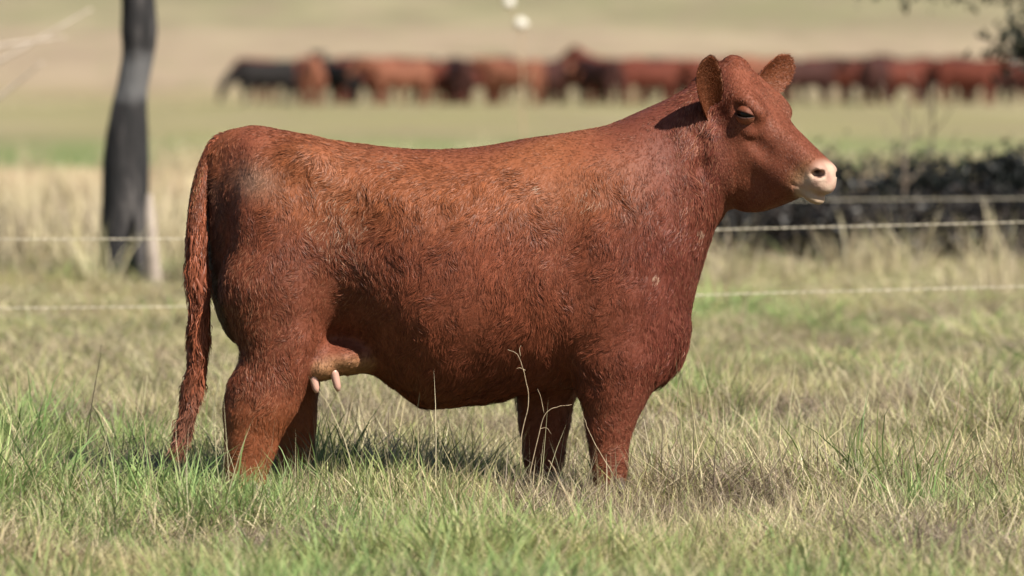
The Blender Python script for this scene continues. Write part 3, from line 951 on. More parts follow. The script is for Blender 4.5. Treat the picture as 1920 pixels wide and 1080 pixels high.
def coat_mat(name, c):
    m, nt, b = new_mat(name)
    tc = N(nt, 'ShaderNodeTexCoord').outputs['Object']
    nt.links.new(ramp(nt, noise(nt, tc, 6, 4), [(.3, tuple(x * .7 for x in c)), (.7, tuple(x * 1.25 for x in c))]), b.inputs['Base Color'])
    b.inputs['Roughness'].default_value = .7
    b.inputs['Specular IOR Level'].default_value = .12
    return m
HM = {'black': coat_mat('black_coat', (.014, .012, .012)), 'red': coat_mat('red_coat', (.110, .030, .019)),
      'tan': coat_mat('tan_coat', (.18, .07, .042)), 'brown': coat_mat('dark_brown_coat', (.045, .018, .015))}
HMESH = {k: herd_mesh('herd_cow_' + k, k) for k in ('grazing', 'alert', 'standing')}
HERD = [  # along the valley (in eyepiece units), distance, coat, pose, heading
    (490, 186, 'black', 'grazing', 200), (540, 190, 'red', 'standing', 170), (585, 183, 'tan', 'standing', 95), (632, 187, 'black', 'alert', 130),
    (690, 190, 'red', 'standing', 10), (742, 185, 'tan', 'standing', 190), (800, 188, 'red', 'grazing', 350), (862, 186, 'brown', 'standing', 100),
    (905, 190, 'red', 'standing', 15), (955, 185, 'tan', 'standing', 160), (1022, 187, 'brown', 'standing', 60), (1068, 191, 'tan', 'grazing', 20),
    (1125, 184, 'brown', 'standing', 120), (1145, 190, 'red', 'alert', 175), (1225, 187, 'red', 'standing', 5), (1275, 191, 'brown', 'standing', 190),
    (1345, 189, 'red', 'standing', 8), (1420, 187, 'tan', 'grazing', 182), (1520, 186, 'brown', 'standing', 30), (1580, 190, 'red', 'standing', 175),
    (1640, 185, 'brown', 'standing', 75), (1685, 188, 'red', 'standing', 10), (1760, 190, 'brown', 'grazing', 170), (1820, 186, 'red', 'standing', 350), (1895, 189, 'brown', 'standing', 185), (1975, 187, 'red', 'standing', 20)]
HERD += [(u_ + 12 * math.sin(k_ * 2.3), 194 + 3 * math.sin(k_ * 1.7), ('red', 'brown', 'red', 'brown', 'black')[k_ % 5], ('standing', 'grazing', 'standing')[k_ % 3], (175, 20, 95, 200, 350)[k_ % 5])
         for k_, u_ in enumerate((515, 610, 665, 720, 775, 835, 885, 930, 990, 1050, 1100, 1180, 1250, 1310, 1550, 1610, 1720, 1790, 1860, 1940))]
CW = {'black': 'black', 'red': 'rust red', 'tan': 'pale ginger', 'brown': 'dark brown'}
PW = {'grazing': 'grazing with its head down', 'alert': 'with its head raised', 'standing': 'standing'}
for (u, d, cc, pose, hd) in HERD:
    d = d - 9
    key = 'herd_' + cc + pose
    me = bpy.data.meshes.get(key)
    if me is None:
        me = HMESH[pose].copy(); me.name = key
        me.materials.append(HM[cc])
    x = (u - 960) / 10670 * d
    o = obj('herd_cow', me, None, None, (x, d, ground_height(x, d).item() - .02))
    o.rotation_euler.z = R(hd)
    s = random.uniform(1.02, 1.16); o.scale = (s, s, s)
    tag(o, '%s cow %s in the distant herd' % (CW[cc], PW[pose]), 'cow', 'herd of cattle across the far pasture')

# ------------------------------------------------------------------ grass
def blade(J, root, az, lean, L, w, c, bend=1.0, segs=3, tipc=None):
    """curved flat blade, base to pointed tip"""
    d = np.array([math.cos(az), math.sin(az), 0])
    sd_ = np.array([-math.sin(az), math.cos(az), 0])
    rot = random.uniform(-1.2, 1.2)
    p = np.array(root, float)
    V = []; cols = []
    ang = lean
    for i in range(segs + 1):
        f = i / segs
        ww = w * (1 - f ** 2.2) * .5
        side = sd_ * math.cos(rot) + d * math.sin(rot)
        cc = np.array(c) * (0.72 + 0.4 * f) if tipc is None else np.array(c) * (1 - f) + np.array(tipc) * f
        if i < segs:
            V += [p - side * ww, p + side * ww]; cols += [cc, cc]
        else:
            V.append(p); cols.append(cc)
        p = p + (d * math.sin(ang) + np.array([0, 0, 1]) * math.cos(ang)) * L / segs
        ang += bend * (0.25 + 0.5 * f)
        rot += random.uniform(-.3, .3)
    q = [(2 * i, 2 * i + 1, 2 * i + 3, 2 * i + 2) for i in range(segs - 1)]
    k = 2 * (segs - 1)
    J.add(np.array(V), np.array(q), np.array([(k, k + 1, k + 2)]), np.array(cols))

GREENS = [(.29, .32, .115), (.37, .38, .15), (.22, .27, .10), (.45, .43, .20), (.15, .20, .075)]
STRAWS = [(.60, .51, .33), (.52, .43, .27), (.66, .58, .40), (.42, .33, .23)]
BROWNS = [(.27, .20, .15), (.20, .15, .11), (.35, .28, .23)]

def clump(name, kind, k):
    J = Join()
    if kind == 'turf':
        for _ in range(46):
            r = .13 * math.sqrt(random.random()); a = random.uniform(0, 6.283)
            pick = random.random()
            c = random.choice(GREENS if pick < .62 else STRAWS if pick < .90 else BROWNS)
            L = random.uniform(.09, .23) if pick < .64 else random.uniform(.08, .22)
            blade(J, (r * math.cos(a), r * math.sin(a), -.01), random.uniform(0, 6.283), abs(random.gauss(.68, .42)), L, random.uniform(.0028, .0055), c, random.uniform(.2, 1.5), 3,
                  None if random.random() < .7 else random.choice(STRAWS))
    elif kind == 'thatch':
        for _ in range(40):
            r = .13 * math.sqrt(random.random()); a = random.uniform(0, 6.283)
            c = random.choice(STRAWS + STRAWS + BROWNS + GREENS[:2])
            blade(J, (r * math.cos(a), r * math.sin(a), random.uniform(0, .05)), random.uniform(0, 6.283), random.gauss(1.0, .4), random.uniform(.08, .22), random.uniform(.0025, .0045), c, random.uniform(-.2, .9), 3)
    elif kind == 'mat':
        for _ in range(54):
            r = .15 * math.sqrt(random.random()); a = random.uniform(0, 6.283)
            c = random.choice(BROWNS + BROWNS + [(.38, .31, .24), (.44, .36, .26), (.12, .09, .07)])
            blade(J, (r * math.cos(a), r * math.sin(a), random.uniform(0, .09)), random.uniform(0, 6.283), random.gauss(1.25, .35), random.uniform(.07, .20), random.uniform(.002, .004), c, random.uniform(-.4, .6), 3)
    elif kind == 'lush':
        for _ in range(44):
            r = .10 * math.sqrt(random.random()); a = random.uniform(0, 6.283)
            c = random.choice([(.21, .30, .10), (.26, .34, .12), (.16, .24, .08), (.31, .36, .14)])
            blade(J, (r * math.cos(a), r * math.sin(a), -.01), a + random.gauss(0, .9), abs(random.gauss(.3, .25)), random.uniform(.14, .30), random.uniform(.004, .008), c, random.uniform(.2, 1.1), 4)
    elif kind == 'dry':
        for _ in range(34):
            r = .14 * math.sqrt(random.random()); a = random.uniform(0, 6.283)
            c = random.choice(STRAWS[:3] + STRAWS + BROWNS[2:] + [(.42, .38, .20)])
            blade(J, (r * math.cos(a), r * math.sin(a), -.01), a + random.gauss(0, 1), abs(random.gauss(.22, .2)), random.uniform(.25, .62), random.uniform(.005, .011), c, random.uniform(.05, .6), 4)
    elif kind == 'stems':
        for _ in range(7):
            r = .2 * math.sqrt(random.random()); a = random.uniform(0, 6.283)
            c = random.choice(STRAWS[:3] + [(.50, .45, .28)])
            blade(J, (r * math.cos(a), r * math.sin(a), 0), random.uniform(0, 6.28), abs(random.gauss(.15, .12)), random.uniform(.24, .40), .0022, c, random.uniform(.02, .4), 4)
    return J.mesh(name)

def scatter(name, protos, pts, rots, scl, idx, mat, label_kind=True):
    src = bpy.data.collections.new(name + '_source')
    for k, me in enumerate(protos):
        if not me.materials: me.materials.append(mat)
        src.objects.link(bpy.data.objects.new('%s_%02d' % (name, k), me))
    me = bpy.data.meshes.new(name + '_points')
    me.vertices.add(len(pts))
    me.vertices.foreach_set('co', np.asarray(pts, np.float32).ravel())
    a = me.attributes.new('rot', 'FLOAT_VECTOR', 'POINT'); a.data.foreach_set('vector', np.asarray(rots, np.float32).ravel())
    a = me.attributes.new('scl', 'FLOAT_VECTOR', 'POINT'); a.data.foreach_set('vector', np.asarray(scl, np.float32).ravel())
    a = me.attributes.new('pick', 'INT', 'POINT'); a.data.foreach_set('value', np.asarray(idx, np.int32))
    o = obj(name, me)
    ng = bpy.data.node_groups.new(name + '_scatter', 'GeometryNodeTree')
    ng.interface.new_socket('Geometry', in_out='INPUT', socket_type='NodeSocketGeometry')
    ng.interface.new_socket('Geometry', in_out='OUTPUT', socket_type='NodeSocketGeometry')
    gi = ng.nodes.new('NodeGroupInput'); go = ng.nodes.new('NodeGroupOutput')
    ip = ng.nodes.new('GeometryNodeInstanceOnPoints')
    ci = ng.nodes.new('GeometryNodeCollectionInfo')
    ci.inputs['Collection'].default_value = src
    ci.inputs['Separate Children'].default_value = True
    ci.inputs['Reset Children'].default_value = True
    ip.inputs['Pick Instance'].default_value = True
    def attr(nm, dt):
        n = ng.nodes.new('GeometryNodeInputNamedAttribute'); n.data_type = dt
        n.inputs['Name'].default_value = nm
        return n.outputs['Attribute']
    e2r = ng.nodes.new('FunctionNodeEulerToRotation')
    L = ng.links.new
    L(gi.outputs[0], ip.inputs['Points']); L(ci.outputs[0], ip.inputs['Instance'])
    L(attr('pick', 'INT'), ip.inputs['Instance Index'])
    L(attr('rot', 'FLOAT_VECTOR'), e2r.inputs[0]); L(e2r.outputs[0], ip.inputs['Rotation'])
    L(attr('scl', 'FLOAT_VECTOR'), ip.inputs['Scale'])
    L(ip.outputs[0], go.inputs[0])
    md = o.modifiers.new('scatter', 'NODES'); md.node_group = ng
    o['kind'] = 'stuff'
    return o

FEET = [(bx(464), CY - .205), (bx(548), CY + .17), (bx(1142), CY - .2), (bx(1020), CY + .19)]

def spread_points(n, y0, y1, pad, power=1.0):
    y = np.sqrt(rng.uniform((y0 + pad * 5) ** 2, (y1 + pad * 5) ** 2, n)) - pad * 5
    x = rng.uniform(-1, 1, n) * (y * 0.094 + pad)
    return x, y

def build_turf():
    protos = [clump('turf_%d' % k, 'turf', k) for k in range(9)] + [clump('thatch_%d' % k, 'thatch', k) for k in range(5)] + \
             [clump('lush_%d' % k, 'lush', k) for k in range(4)] + [clump('stems_%d' % k, 'stems', k) for k in range(3)] + [clump('mat_%d' % k, 'mat', k) for k in range(3)]
    x1, y1 = spread_points(24000, 14.0, 25.0, 2.2)
    x2, y2 = spread_points(13000, 25.0, 46.0, 2.2)
    x = np.concatenate([x1, x2]); y = np.concatenate([y1, y2])
    P = np.stack([x, y, np.zeros_like(x)], 1)
    g1 = smooth_noise(31, 0.45)(P); g2 = smooth_noise(32, 0.9)(P); g3 = smooth_noise(33, 0.22)(P)
    n = len(x)
    r = rng.random(n)
    idx = rng.integers(0, 9, n)
    th = r < np.clip(.24 + .18 * g1, .04, .6)
    idx[th] = 9 + rng.integers(0, 5, th.sum())
    lu = (~th) & (rng.random(n) < np.clip(.03 + .13 * (g2 - .3), 0, .3))
    idx[lu] = 14 + rng.integers(0, 4, lu.sum())
    g4 = smooth_noise(34, 0.30)(P)
    mt = rng.random(n) < np.maximum(sstep(.75, 1.5, g4) * .6, .85 * (((x + 1.25) / .42) ** 2 + ((y - 20.35) / .5) ** 2 < 1))
    idx[mt] = 21 + rng.integers(0, 3, mt.sum())
    st = rng.random(n) < .022
    idx[st] = 18 + rng.integers(0, 3, st.sum())
    s = (0.92 + .26 * g3).clip(.45, 1.5) * rng.uniform(.75, 1.2, n)
    far = sstep(24, 30, y)
    sc = np.stack([s * (1 + .6 * far), s * (1 + .6 * far), s * (1 - .42 * far) * (1 - .28 * (1 - sstep(17.6, 19.0, y)))], 1)
    # trodden and grazed lower in front of the cow's feet
    P[:, 2] = ground_height(x, y) - .004
    rots = np.stack([rng.normal(0, .12, n), rng.normal(0, .12, n), rng.uniform(0, 6.283, n)], 1)
    scatter('grass', protos, P, rots, sc, idx, M['blade'])
build_turf()

def build_dry_grass():
    protos = [clump('dry_%d' % k, 'dry', k) for k in range(7)]
    # unmown strip beyond the fence
    x, y = spread_points(9000, 39.0, 80.0, 3.0)
    P = np.stack([x, y, np.zeros_like(x)], 1)
    g = smooth_noise(41, 0.8)(P * np.array([1, .3, 1]))
    right = sstep(0.6, 2.2, x)
    keep = rng.random(len(x)) < np.clip(.24 + .22 * g, .02, .9) * (1 - .96 * right * (y < 48)) * (1 - .75 * sstep(46, 60, y))
    x, y, P = x[keep], y[keep], P[keep]
    s = rng.uniform(.45, 1.05, len(x))
    ax = rng.uniform(-19, 21, 700); ay = rng.uniform(164, 185, 700)
    bx_ = rng.uniform(1.2, 5.6, 36); by_ = rng.uniform(36.8, 40.2, 36)
    cx_ = rng.uniform(-4.8, -1.0, 130); cy_ = rng.uniform(40.5, 44.5, 130)
    x = np.concatenate([x, ax, bx_, cx_]); y = np.concatenate([y, ay, by_, cy_])
    P = np.stack([x, y, np.zeros_like(x)], 1)
    s = np.concatenate([s, rng.uniform(.15, .35, 700), rng.uniform(.5, 1.1, 36), rng.uniform(.7, 1.2, 130)])
    n = len(x)
    P[:, 2] = ground_height(x, y)
    scatter('dry_grass', protos, P, np.stack([rng.normal(0, .1, n), rng.normal(0, .1, n), rng.uniform(0, 6.283, n)], 1), np.stack([s * 1.2, s * 1.2, s], 1),
            rng.integers(0, 7, n), M['dryblade'])
build_dry_grass()

# darker, longer tufts under the cow
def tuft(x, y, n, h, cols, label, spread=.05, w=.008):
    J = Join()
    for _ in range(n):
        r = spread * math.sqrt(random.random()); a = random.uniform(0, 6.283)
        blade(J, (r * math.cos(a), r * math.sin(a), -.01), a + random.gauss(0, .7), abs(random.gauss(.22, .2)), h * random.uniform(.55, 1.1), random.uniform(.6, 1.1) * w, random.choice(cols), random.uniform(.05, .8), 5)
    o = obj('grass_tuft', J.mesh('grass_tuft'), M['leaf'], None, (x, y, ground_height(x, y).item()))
    tag(o, label, 'grass tuft')
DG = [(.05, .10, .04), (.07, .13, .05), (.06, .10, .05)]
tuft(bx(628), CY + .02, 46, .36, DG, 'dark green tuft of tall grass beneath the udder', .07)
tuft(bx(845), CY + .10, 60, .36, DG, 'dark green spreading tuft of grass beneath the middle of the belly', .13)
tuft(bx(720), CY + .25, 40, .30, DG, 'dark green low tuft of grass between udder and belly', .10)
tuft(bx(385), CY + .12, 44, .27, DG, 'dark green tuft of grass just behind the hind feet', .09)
tuft(bx(1600), CY + .5, 40, .26, [(.09, .17, .06), (.11, .2, .07)], 'fresh green tuft standing clear to the right beyond the forelegs', .12)

# single dry stalks
def stalk(pts, r0, label, twigs=()):
    root = Vector(pts[0])
    P = resample(np.array(pts) - np.array(pts[0]), 24)
    e = empty('dry_stalk', root)
    r0 *= .6
    P = P + np.cumsum(rng.normal(0, .0012, P.shape), 0) * np.linspace(0, 1, 24)[:, None]
    obj('stem', tube_mesh('stalk_stem', P, np.linspace(r0, r0 * .4, 24), 6), M['stalk'], e)
    for tw in twigs:
        T = resample(np.array(tw) - np.array(pts[0]), 12)
        obj('twig', tube_mesh('stalk_twig', T, np.linspace(r0 * .7, r0 * .3, 12), 5), M['stalk'], e)
    tag(e, label, 'dry stalk')
FY = CY - .62
def sp(u, v, y): return (bx(u) * y / CY, y, EYE - (v - 100) * S * y / CY)
stalk([sp(976, 900, FY), sp(978, 820, FY), sp(992, 760, FY), sp(988, 710, FY), sp(976, 668, FY), sp(958, 655, FY)], .0030,
      'crooked dry weed stalk reaching up before the dark foreleg',
      [[sp(976, 668, FY), sp(974, 655, FY), sp(977, 648, FY)], [sp(985, 695, FY), sp(975, 690, FY), sp(968, 692, FY)]])
stalk([sp(990, 905, FY - .05), sp(1010, 815, FY - .05), sp(1022, 772, FY - .05), sp(1045, 757, FY - .05), sp(1066, 752, FY - .05)], .0026,
      'thin arched dry twig lying across the dark foreleg', [[sp(1020, 775, FY - .05), sp(1014, 745, FY - .05), sp(1008, 730, FY - .05)], [sp(1012, 805, FY - .05), sp(1025, 803, FY - .05), sp(1034, 815, FY - .05)]])
stalk([sp(1150, 890, FY), sp(1120, 840, FY), sp(1100, 800, FY), sp(1090, 775, FY)], .0028, 'straw coloured stalk leaning over the near foreleg')
stalk([sp(1085, 985, 18.6), sp(1062, 930, 18.6), sp(1040, 880, 18.6), sp(1028, 865, 18.6)], .0045, 'thick pale stalk leaning in the grass before the forelegs')
stalk([sp(160, 840, CY + .4), sp(172, 750, CY + .4), sp(186, 670, CY + .4), sp(190, 645, CY + .4)], .0032, 'tall straight pale straw standing left of the tail')
stalk([sp(272, 850, CY - .2), sp(268, 790, CY - .2), sp(245, 752, CY - .2), sp(222, 742, CY - .2)], .0026, 'bent pale straw curling over beside the tail')
stalk([sp(1268, 850, CY + .2), sp(1268, 770, CY + .2), sp(1274, 690, CY + .2)], .0024, 'upright brown straw just ahead of the chest')
stalk([sp(1310, 860, CY + .1), sp(1322, 790, CY + .1), sp(1328, 730, CY + .1)], .0022, 'slim leaning straw ahead of the forelegs', [[sp(1318, 810, CY + .1), sp(1300, 780, CY + .1), sp(1296, 765, CY + .1)]])
stalk([sp(1790, 850, CY + .4), sp(1796, 780, CY + .4), sp(1806, 700, CY + .4), sp(1812, 660, CY + .4)], .0030, 'tall dark jointed stalk far in front of the cow', [[sp(1797, 770, CY + .4), sp(1790, 745, CY + .4), sp(1792, 725, CY + .4)]])
stalk([sp(1912, 850, CY), sp(1913, 760, CY), sp(1914, 680, CY)], .0028, 'bare upright straw farthest ahead of the cow')

# ------------------------------------------------------------------ fences
def twisted(pts, r, pitch, phase):
    P = resample(pts, 700)
    L = np.concatenate([[0], np.cumsum(np.linalg.norm(np.diff(P, axis=0), axis=1))])
    a = L / pitch * 2 * np.pi + phase
    return P + np.stack([np.zeros(len(P)), np.cos(a) * r, np.sin(a) * r], 1)

def fence(y, wires, posts, label, rad, top=1.2):
    e = empty('wire_fence', (0, y, 0))
    for w in wires:
        J = Join()
        for ph in (0, math.pi):
            V, q, t = tube(twisted([(x, 0, z) for x, z in w], rad, .09, ph), np.full(700, rad), 5)
            J.add(V, q, t)
        obj('wire', J.mesh('fence_wire'), M['wire'], e)
    for x in posts:
        z0 = ground_height(x, y).item()
        P = [(x, .09, z0 - .3), (x + .01, .09, z0 + .5), (x, .09, z0 + top)]
        r = np.array([.065, .062, .06])[:, None] * (1 + .06 * rng.normal(size=(3, 12)))
        V, q, t = tube(P, r, 12)
        obj('post', mesh_np('fence_post', V, [q, t]), M['post'], e)
    tag(e, label, 'fence')
fence(27.0, [[(-5.2, .735), (-3.6, .712), (-2.0, .709), (0, .725), (1.0, .755), (2.43, .79), (5.2, .87)],
             [(-5.2, .39), (-3.6, .38), (-2.0, .384), (0, .41), (1.0, .446), (2.43, .484), (5.2, .56)]],
      [-5.2, 5.2], 'low fence of twisted pale wire strung close behind the cow', .0017)
fence(36.5, [[(.6, .62), (1.5, .645), (2.4, .655), (3.2, .66), (7, .70)]], [.6, 7], 'single strand fence crossing before the dark brush', .0015, .85)

# ------------------------------------------------------------------ trees and shrubs
def leaf_cloud(J, centres, n, rad, size, cols, flat=.8, seed=1):
    r = np.random.default_rng(seed)
    for c in centres:
        p = np.array(c) + r.normal(0, 1, (n, 3)) * np.array([rad, rad, rad * flat]) * .55
        d = nrmz(r.normal(size=(n, 3)) + np.array([0, 0, -.5]))
        s = nrmz(np.cross(d, r.normal(size=(n, 3))))
        L = size * r.uniform(.6, 1.4, (n, 1))
        V = np.stack([p, p + d * L * .5 + s * L * .22, p + d * L, p + d * L * .5 - s * L * .22], 1).reshape(-1, 3)
        cc = np.array(cols)[r.integers(0, len(cols), n)] * r.uniform(.7, 1.3, (n, 1))
        J.add(V, np.arange(n)[:, None] * 4 + np.array([[0, 1, 2, 3]]), None, np.repeat(cc, 4, 0))

def bark_tube(path, rad, sides, seed, rough=.13):
    r = np.random.default_rng(seed)
    nz = smooth_noise(seed, .5)
    P = resample(path, 60)
    rd = np.interp(np.linspace(0, 1, 60), np.linspace(0, 1, len(rad)), rad)
    V, q, t = tube(P, rd, sides)
    k = 60 * sides
    ang = np.tile(np.linspace(0, 2 * np.pi, sides, endpoint=False), 60)
    ridge = .5 * np.sin(ang * 7 + 1.4 * nz(V[:k])) + .6 * nz(V[:k] * np.array([4, 4, 1.2])) * .6
    C = np.repeat(P, sides, 0)
    V[:k] = C + (V[:k] - C) * (1 + rough * ridge)[:, None]
    return V, q, t

def trunk_mat():
    """dark fissured bark with one paler silvery patch partway up"""
    m, nt, b = new_mat('fissured_bark')
    tc = N(nt, 'ShaderNodeTexCoord').outputs['Object']
    st = scaled(nt, tc, (1, 1, .22))
    c = ramp(nt, noise(nt, st, 7, 5, .7), [(.38, (.005, .005, .006)), (.53, (.020, .018, .019)), (.68, (.105, .095, .092))])
    sep = N(nt, 'ShaderNodeSeparateXYZ'); nt.links.new(tc, sep.inputs[0])
    z = mathn(nt, 'ADD', sep.outputs[2], mathn(nt, 'MULTIPLY_ADD', noise(nt, tc, 6, 3), .30, -.15))
    f = mathn(nt, 'SUBTRACT', 1.0, mathn(nt, 'DIVIDE', mathn(nt, 'ABSOLUTE', mathn(nt, 'SUBTRACT', z, 1.42)), .20), clamp=True)
    f = mathn(nt, 'MULTIPLY', f, 2.0, clamp=True)
    nt.links.new(mix(nt, mathn(nt, 'MULTIPLY', f, .55), c, (.15, .15, .155)), b.inputs['Base Color'])
    b.inputs['Roughness'].default_value = .9
    bp = N(nt, 'ShaderNodeBump'); bp.inputs['Strength'].default_value = .9; bp.inputs['Distance'].default_value = .02
    nt.links.new(noise(nt, st, 22, 5, .7), bp.inputs['Height']); nt.links.new(bp.outputs[0], b.inputs['Normal'])
    return m

def leafy_tree(base, path, rad, limbs, leaf_c, label, mat, leaf_n=500, leaf_r=.55, leaf_s=.09, cols=((.04, .06, .025), (.06, .085, .03), (.035, .05, .025)), seed=3):
    e = empty('tree', base)
    V, q, t = bark_tube(path, rad, 22, seed)
    tr = obj('trunk', mesh_np('tree_trunk', V, [q, t]), mat, e)
    for (pp, r0, r1) in limbs:
        V, q, t = bark_tube(pp, [r0, r1], 9, seed + 5, .06)
        obj('limb', mesh_np('tree_limb', V, [q, t]), mat, tr)
    if leaf_c:
        J = Join(); leaf_cloud(J, leaf_c, leaf_n, leaf_r, leaf_s, cols, seed=seed)
        c = obj('crown', J.mesh('tree_crown'), M['leaf'], e); c['kind'] = 'stuff'
    tag(e, label, 'tree')
    return e

# dark trunk left of the cow, 39.5 m away
TX = (232 - 960) / 10670 * 39.5
leafy_tree((TX, 39.5, -.02), [(-.03, 0, -.1), (-.02, 0, .03), (-.015, 0, .29), (.005, 0, .57), (.015, 0, .85), (.026, 0, 1.11), (.06, 0, 1.37), (.10, 0, 1.59), (.108, 0, 1.775), (.10, 0, 2.1), (.06, 0, 2.8), (.12, .1, 3.6), (.1, 0, 4.6)],
           [.225, .19, .162, .157, .153, .135, .102, .108, .124, .115, .12, .11, .08],
           [([(.06, 0, 2.3), (.6, .2, 3.0), (1.3, .4, 3.8)], .07, .03), ([(.05, 0, 2.9), (-.6, -.3, 3.6), (-1.2, .1, 4.5)], .07, .03), ([(.1, 0, 3.6), (.5, -.4, 4.5), (.7, -.5, 5.3)], .06, .02)],
           [(1.2, .4, 4.1), (-1.2, .2, 4.8), (.7, -.4, 5.5), (.1, 0, 5.2), (-.5, .5, 5.9), (.5, .6, 4.9)],
           'dark rough barked tree trunk with a silvery paler patch behind the fence', trunk_mat(), seed=8)

# pale dead stem against its foot
DX = (285 - 960) / 10670 * 39.2
e = empty('dead_stem', (DX, 39.2, 0))
V, q, t = bark_tube([(.02, 0, -.05), (0, 0, .2), (-.015, 0, .45), (-.02, .02, .62)], [.062, .05, .042, .02], 10, 12, .08)
M['stub'] = simple_mat('dead_wood', (0.24, 0.20, 0.17), (0.40, 0.34, 0.29), 8, 0.85, 0.2, 0.4, 40)
obj('stem', mesh_np('dead_stem', V, [q, t]), M['stub'], e)
V, q, t = bark_tube([(.0, 0, .12), (.045, 0, .02), (.06, .0, -.06)], [.022, .022, .02], 8, 13, .05)
obj('root', mesh_np('dead_root', V, [q, t]), M['stub'], e)
tag(e, 'pale dead stem leaning against the foot of the dark trunk', 'dead stem')

# bare pale branches reaching in beside the trunk
e = empty('bare_shrub', (-5.6, 46, 0))
J = []
V, q, t = bark_tube([(0, 0, -.1), (.15, 0, .7), (.3, 0, 1.5), (.5, .1, 2.6)], [.07, .06, .045, .02], 10, 31, .06)
obj('trunk', mesh_np('shrub_trunk', V, [q, t]), M['palewood'], e)
br = [[(.18, 0, .9), (.9, .1, 1.25), (1.5, 0, 1.55), (2.2, .1, 1.95)], [(.2, 0, 1.0), (.9, -.2, 1.5), (1.5, -.2, 1.65), (2.0, -.1, 1.72)],
      [(.1, 0, .7), (.8, .1, .95), (1.35, .2, 1.18), (1.8, .1, 1.52)], [(.3, 0, 1.5), (.9, .2, 1.85), (1.5, .3, 2.1), (2.2, .3, 2.2)], [(.9, .1, 1.25), (1.2, 0, 1.6), (1.4, -.1, 2.0), (1.5, 0, 2.4)]]
for k, b_ in enumerate(br):
    V, q, t = bark_tube(b_, [.032, .024, .018, .008], 7, 40 + k, .05)
    obj('branch', mesh_np('shrub_branch', V, [q, t]), M['palewood'], e)
tag(e, 'leafless shrub with pale bare branches left of the dark trunk', 'shrub')

# tree on the right whose low leaves hang into view
leafy_tree((8.3, 46, 0), [(0, 0, -.1), (.05, 0, .8), (-.05, 0, 1.8), (-.2, .1, 3.0), (-.1, .2, 4.5)], [.26, .21, .19, .16, .10],
           [([(-.05, 0, 1.9), (-1.6, 0, 2.7), (-3.2, 0, 2.75), (-4.2, 0, 2.35)], .09, .025), ([(-.2, .1, 3), (-1.2, .3, 3.8), (-2.0, .3, 4.4)], .08, .03), ([(-.1, .1, 3), (1.0, -.3, 3.9), (1.6, 0, 4.6)], .08, .03),
            ([(-3.4, 0, 2.75), (-3.9, -.1, 2.3), (-4.1, -.1, 1.75)], .02, .006)],
           [(-4.35, 0, 2.22), (-4.0, -.1, 2.20), (-4.12, -.1, 1.68), (-3.8, .1, 2.35), (-3.3, 0, 2.6), (-4.75, .1, 2.32), (-2.4, 0, 2.9), (-2.0, .3, 4.5), (-1.1, .3, 4.0), (1.5, 0, 4.7), (.2, .1, 5.0), (.8, -.2, 4.2), (-3.8, 0, 1.95), (-4.0, 0, 1.62), (-5.1, .1, 2.28)],
           'tree with low drooping dark leaves hanging in above the brush', M['bark'], 380, .26, .085, ((.02, .028, .015), (.03, .036, .02), (.036, .042, .024)), seed=9)

# dark bramble brush beyond the fence on the right
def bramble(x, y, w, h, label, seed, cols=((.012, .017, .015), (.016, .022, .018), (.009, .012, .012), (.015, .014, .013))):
    e = empty('bramble_bush', (x, y, 0))
    r = np.random.default_rng(seed)
    for k in range(6):
        a = r.uniform(-1, 1)
        p = [(a * w * .4, r.uniform(-.2, .2), -.05), (a * w * .5 + r.normal(0, .05), r.uniform(-.3, .3), h * .5), (a * w * .6 + r.normal(0, .12), r.uniform(-.3, .3), h * r.uniform(.8, 1.0))]
        V, q, t = tube(resample(p, 8), np.linspace(.016, .006, 8), 6)
        obj('stem', mesh_np('bramble_stem', V, [q, t]), M['bark'], e)
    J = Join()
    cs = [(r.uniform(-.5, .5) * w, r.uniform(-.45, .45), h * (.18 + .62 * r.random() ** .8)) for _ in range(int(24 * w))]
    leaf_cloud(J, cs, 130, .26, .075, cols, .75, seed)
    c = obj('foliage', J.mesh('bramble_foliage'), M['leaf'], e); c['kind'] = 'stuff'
    tag(e, label, 'bramble bush')
bb = [(1.9, 47.5, 1.1, .62, 'small dark bramble at the thin end of the brush'), (2.75, 46.5, 1.3, .76, 'dark bramble next to the thin end of the brush'), (3.6, 46, 1.4, .80, 'dense dark bramble in the middle of the brush'),
      (4.5, 46, 1.4, .80, 'dark bramble under the drooping tree leaves'), (5.5, 46.3, 1.4, .80, 'dark bramble just beyond the drooping leaves'), (6.6, 46.6, 1.5, .78, 'dark bramble near the foot of the leafy tree')]
for k, (x, y, w, h, lb) in enumerate(bb): bramble(x, y, w, h, lb, 60 + k)
DB = ((.02, .017, .016), (.03, .024, .022), (.013, .014, .014), (.045, .035, .031))
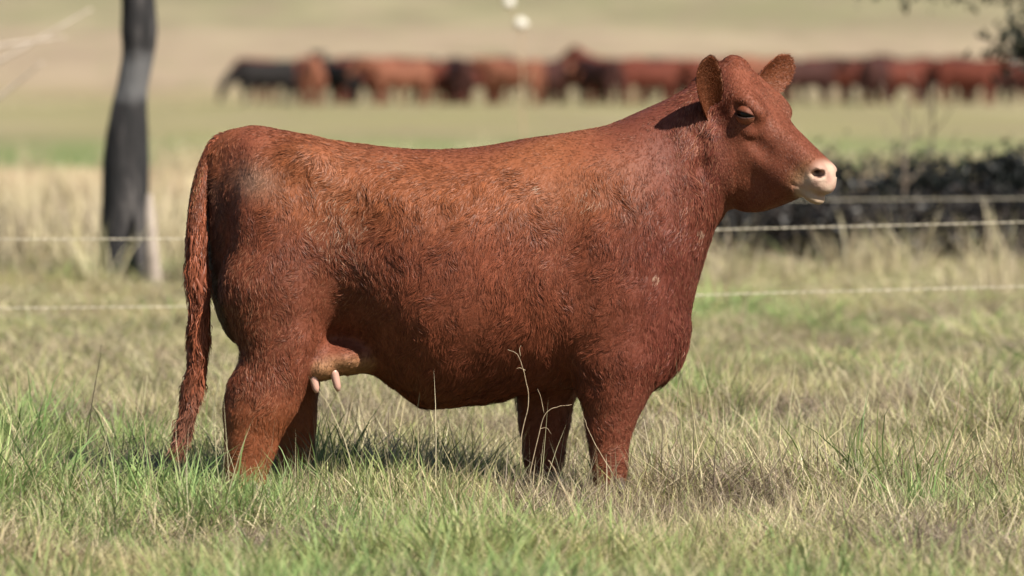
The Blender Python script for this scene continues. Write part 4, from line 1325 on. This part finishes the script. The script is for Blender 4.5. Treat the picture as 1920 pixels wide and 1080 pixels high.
for k, (x, y, w, h, lb) in enumerate([(2.05, 42.6, 1.2, .5, 'low brown bramble before the thin end of the brush'), (3.0, 42.2, 1.2, .5, 'low brown bramble before the dense middle brush'),
                                      (3.95, 42.0, 1.2, .5, 'low brown bramble before the drooping leaves'), (4.9, 42.3, 1.2, .5, 'low brown bramble toward the leafy tree')]):
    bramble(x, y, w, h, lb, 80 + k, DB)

# thin bare saplings in the brush
for (u, d, h, ln, lb) in ((1690, 44.0, 1.25, .05, 'thin bare sapling rising out of the brush'), (1535, 45, .85, -.06, 'short bare sapling at the edge of the brush'), (1745, 47, 1.35, .03, 'tall bare sapling standing behind the brush')):
    x = (u - 960) / 10670 * d
    e = empty('sapling', (x, d, 0))
    P = resample([(0, 0, -.05), (ln * .5, 0, h * .4), (ln * .6, .02, h * .75), (ln, 0, h)], 16)
    obj('stem', tube_mesh('sapling_stem', P, np.linspace(.014, .006, 16), 7), M['post'], e)
    for k in range(4):
        z = h * (.45 + .12 * k); sg = (-1) ** k
        obj('twig', tube_mesh('sapling_twig', resample([(ln * .6, 0, z), (ln + sg * .12, .05, z + .16), (ln + sg * .2, .05, z + .36)], 8), np.linspace(.006, .003, 8), 5), M['post'], e)
    tag(e, lb, 'sapling')

# tall thistle with two downy heads, behind the cow's back
e = empty('thistle', (.07, 60, 0))
P = resample([(.06, 0, -.05), (.05, 0, .8), (.04, .01, 1.4), (.02, 0, 1.87), (-.10, 0, 2.1)], 24)
obj('stem', tube_mesh('thistle_stem', P, np.linspace(.012, .005, 24), 7), M['stalk'], e)
for (x, z, r) in ((.02, 1.90, .066), (-.10, 2.12, .060)):
    V, Q = sphere_patch((x, 0, z), (r, r, r * .9), np.eye(3), -math.pi / 2, math.pi / 2, 16, 10)
    V = V + nrmz(V - np.array([x, 0, z])) * (rng.normal(0, .008, (len(V), 1)))
    obj('seed_head', mesh_np('thistle_head', V, [Q]), M['fluff'], e)
for k, z in enumerate((.5, .9, 1.2, 1.5)):
    sg = (-1) ** k
    obj('side_shoot', tube_mesh('thistle_shoot', resample([(.04, 0, z), (.04 + sg * .08, .02, z + .1), (.04 + sg * .11, .03, z + .22)], 8), np.linspace(.006, .003, 8), 5), M['stalk'], e)
tag(e, 'tall dry thistle with two white downy heads above the cow\'s back', 'thistle')
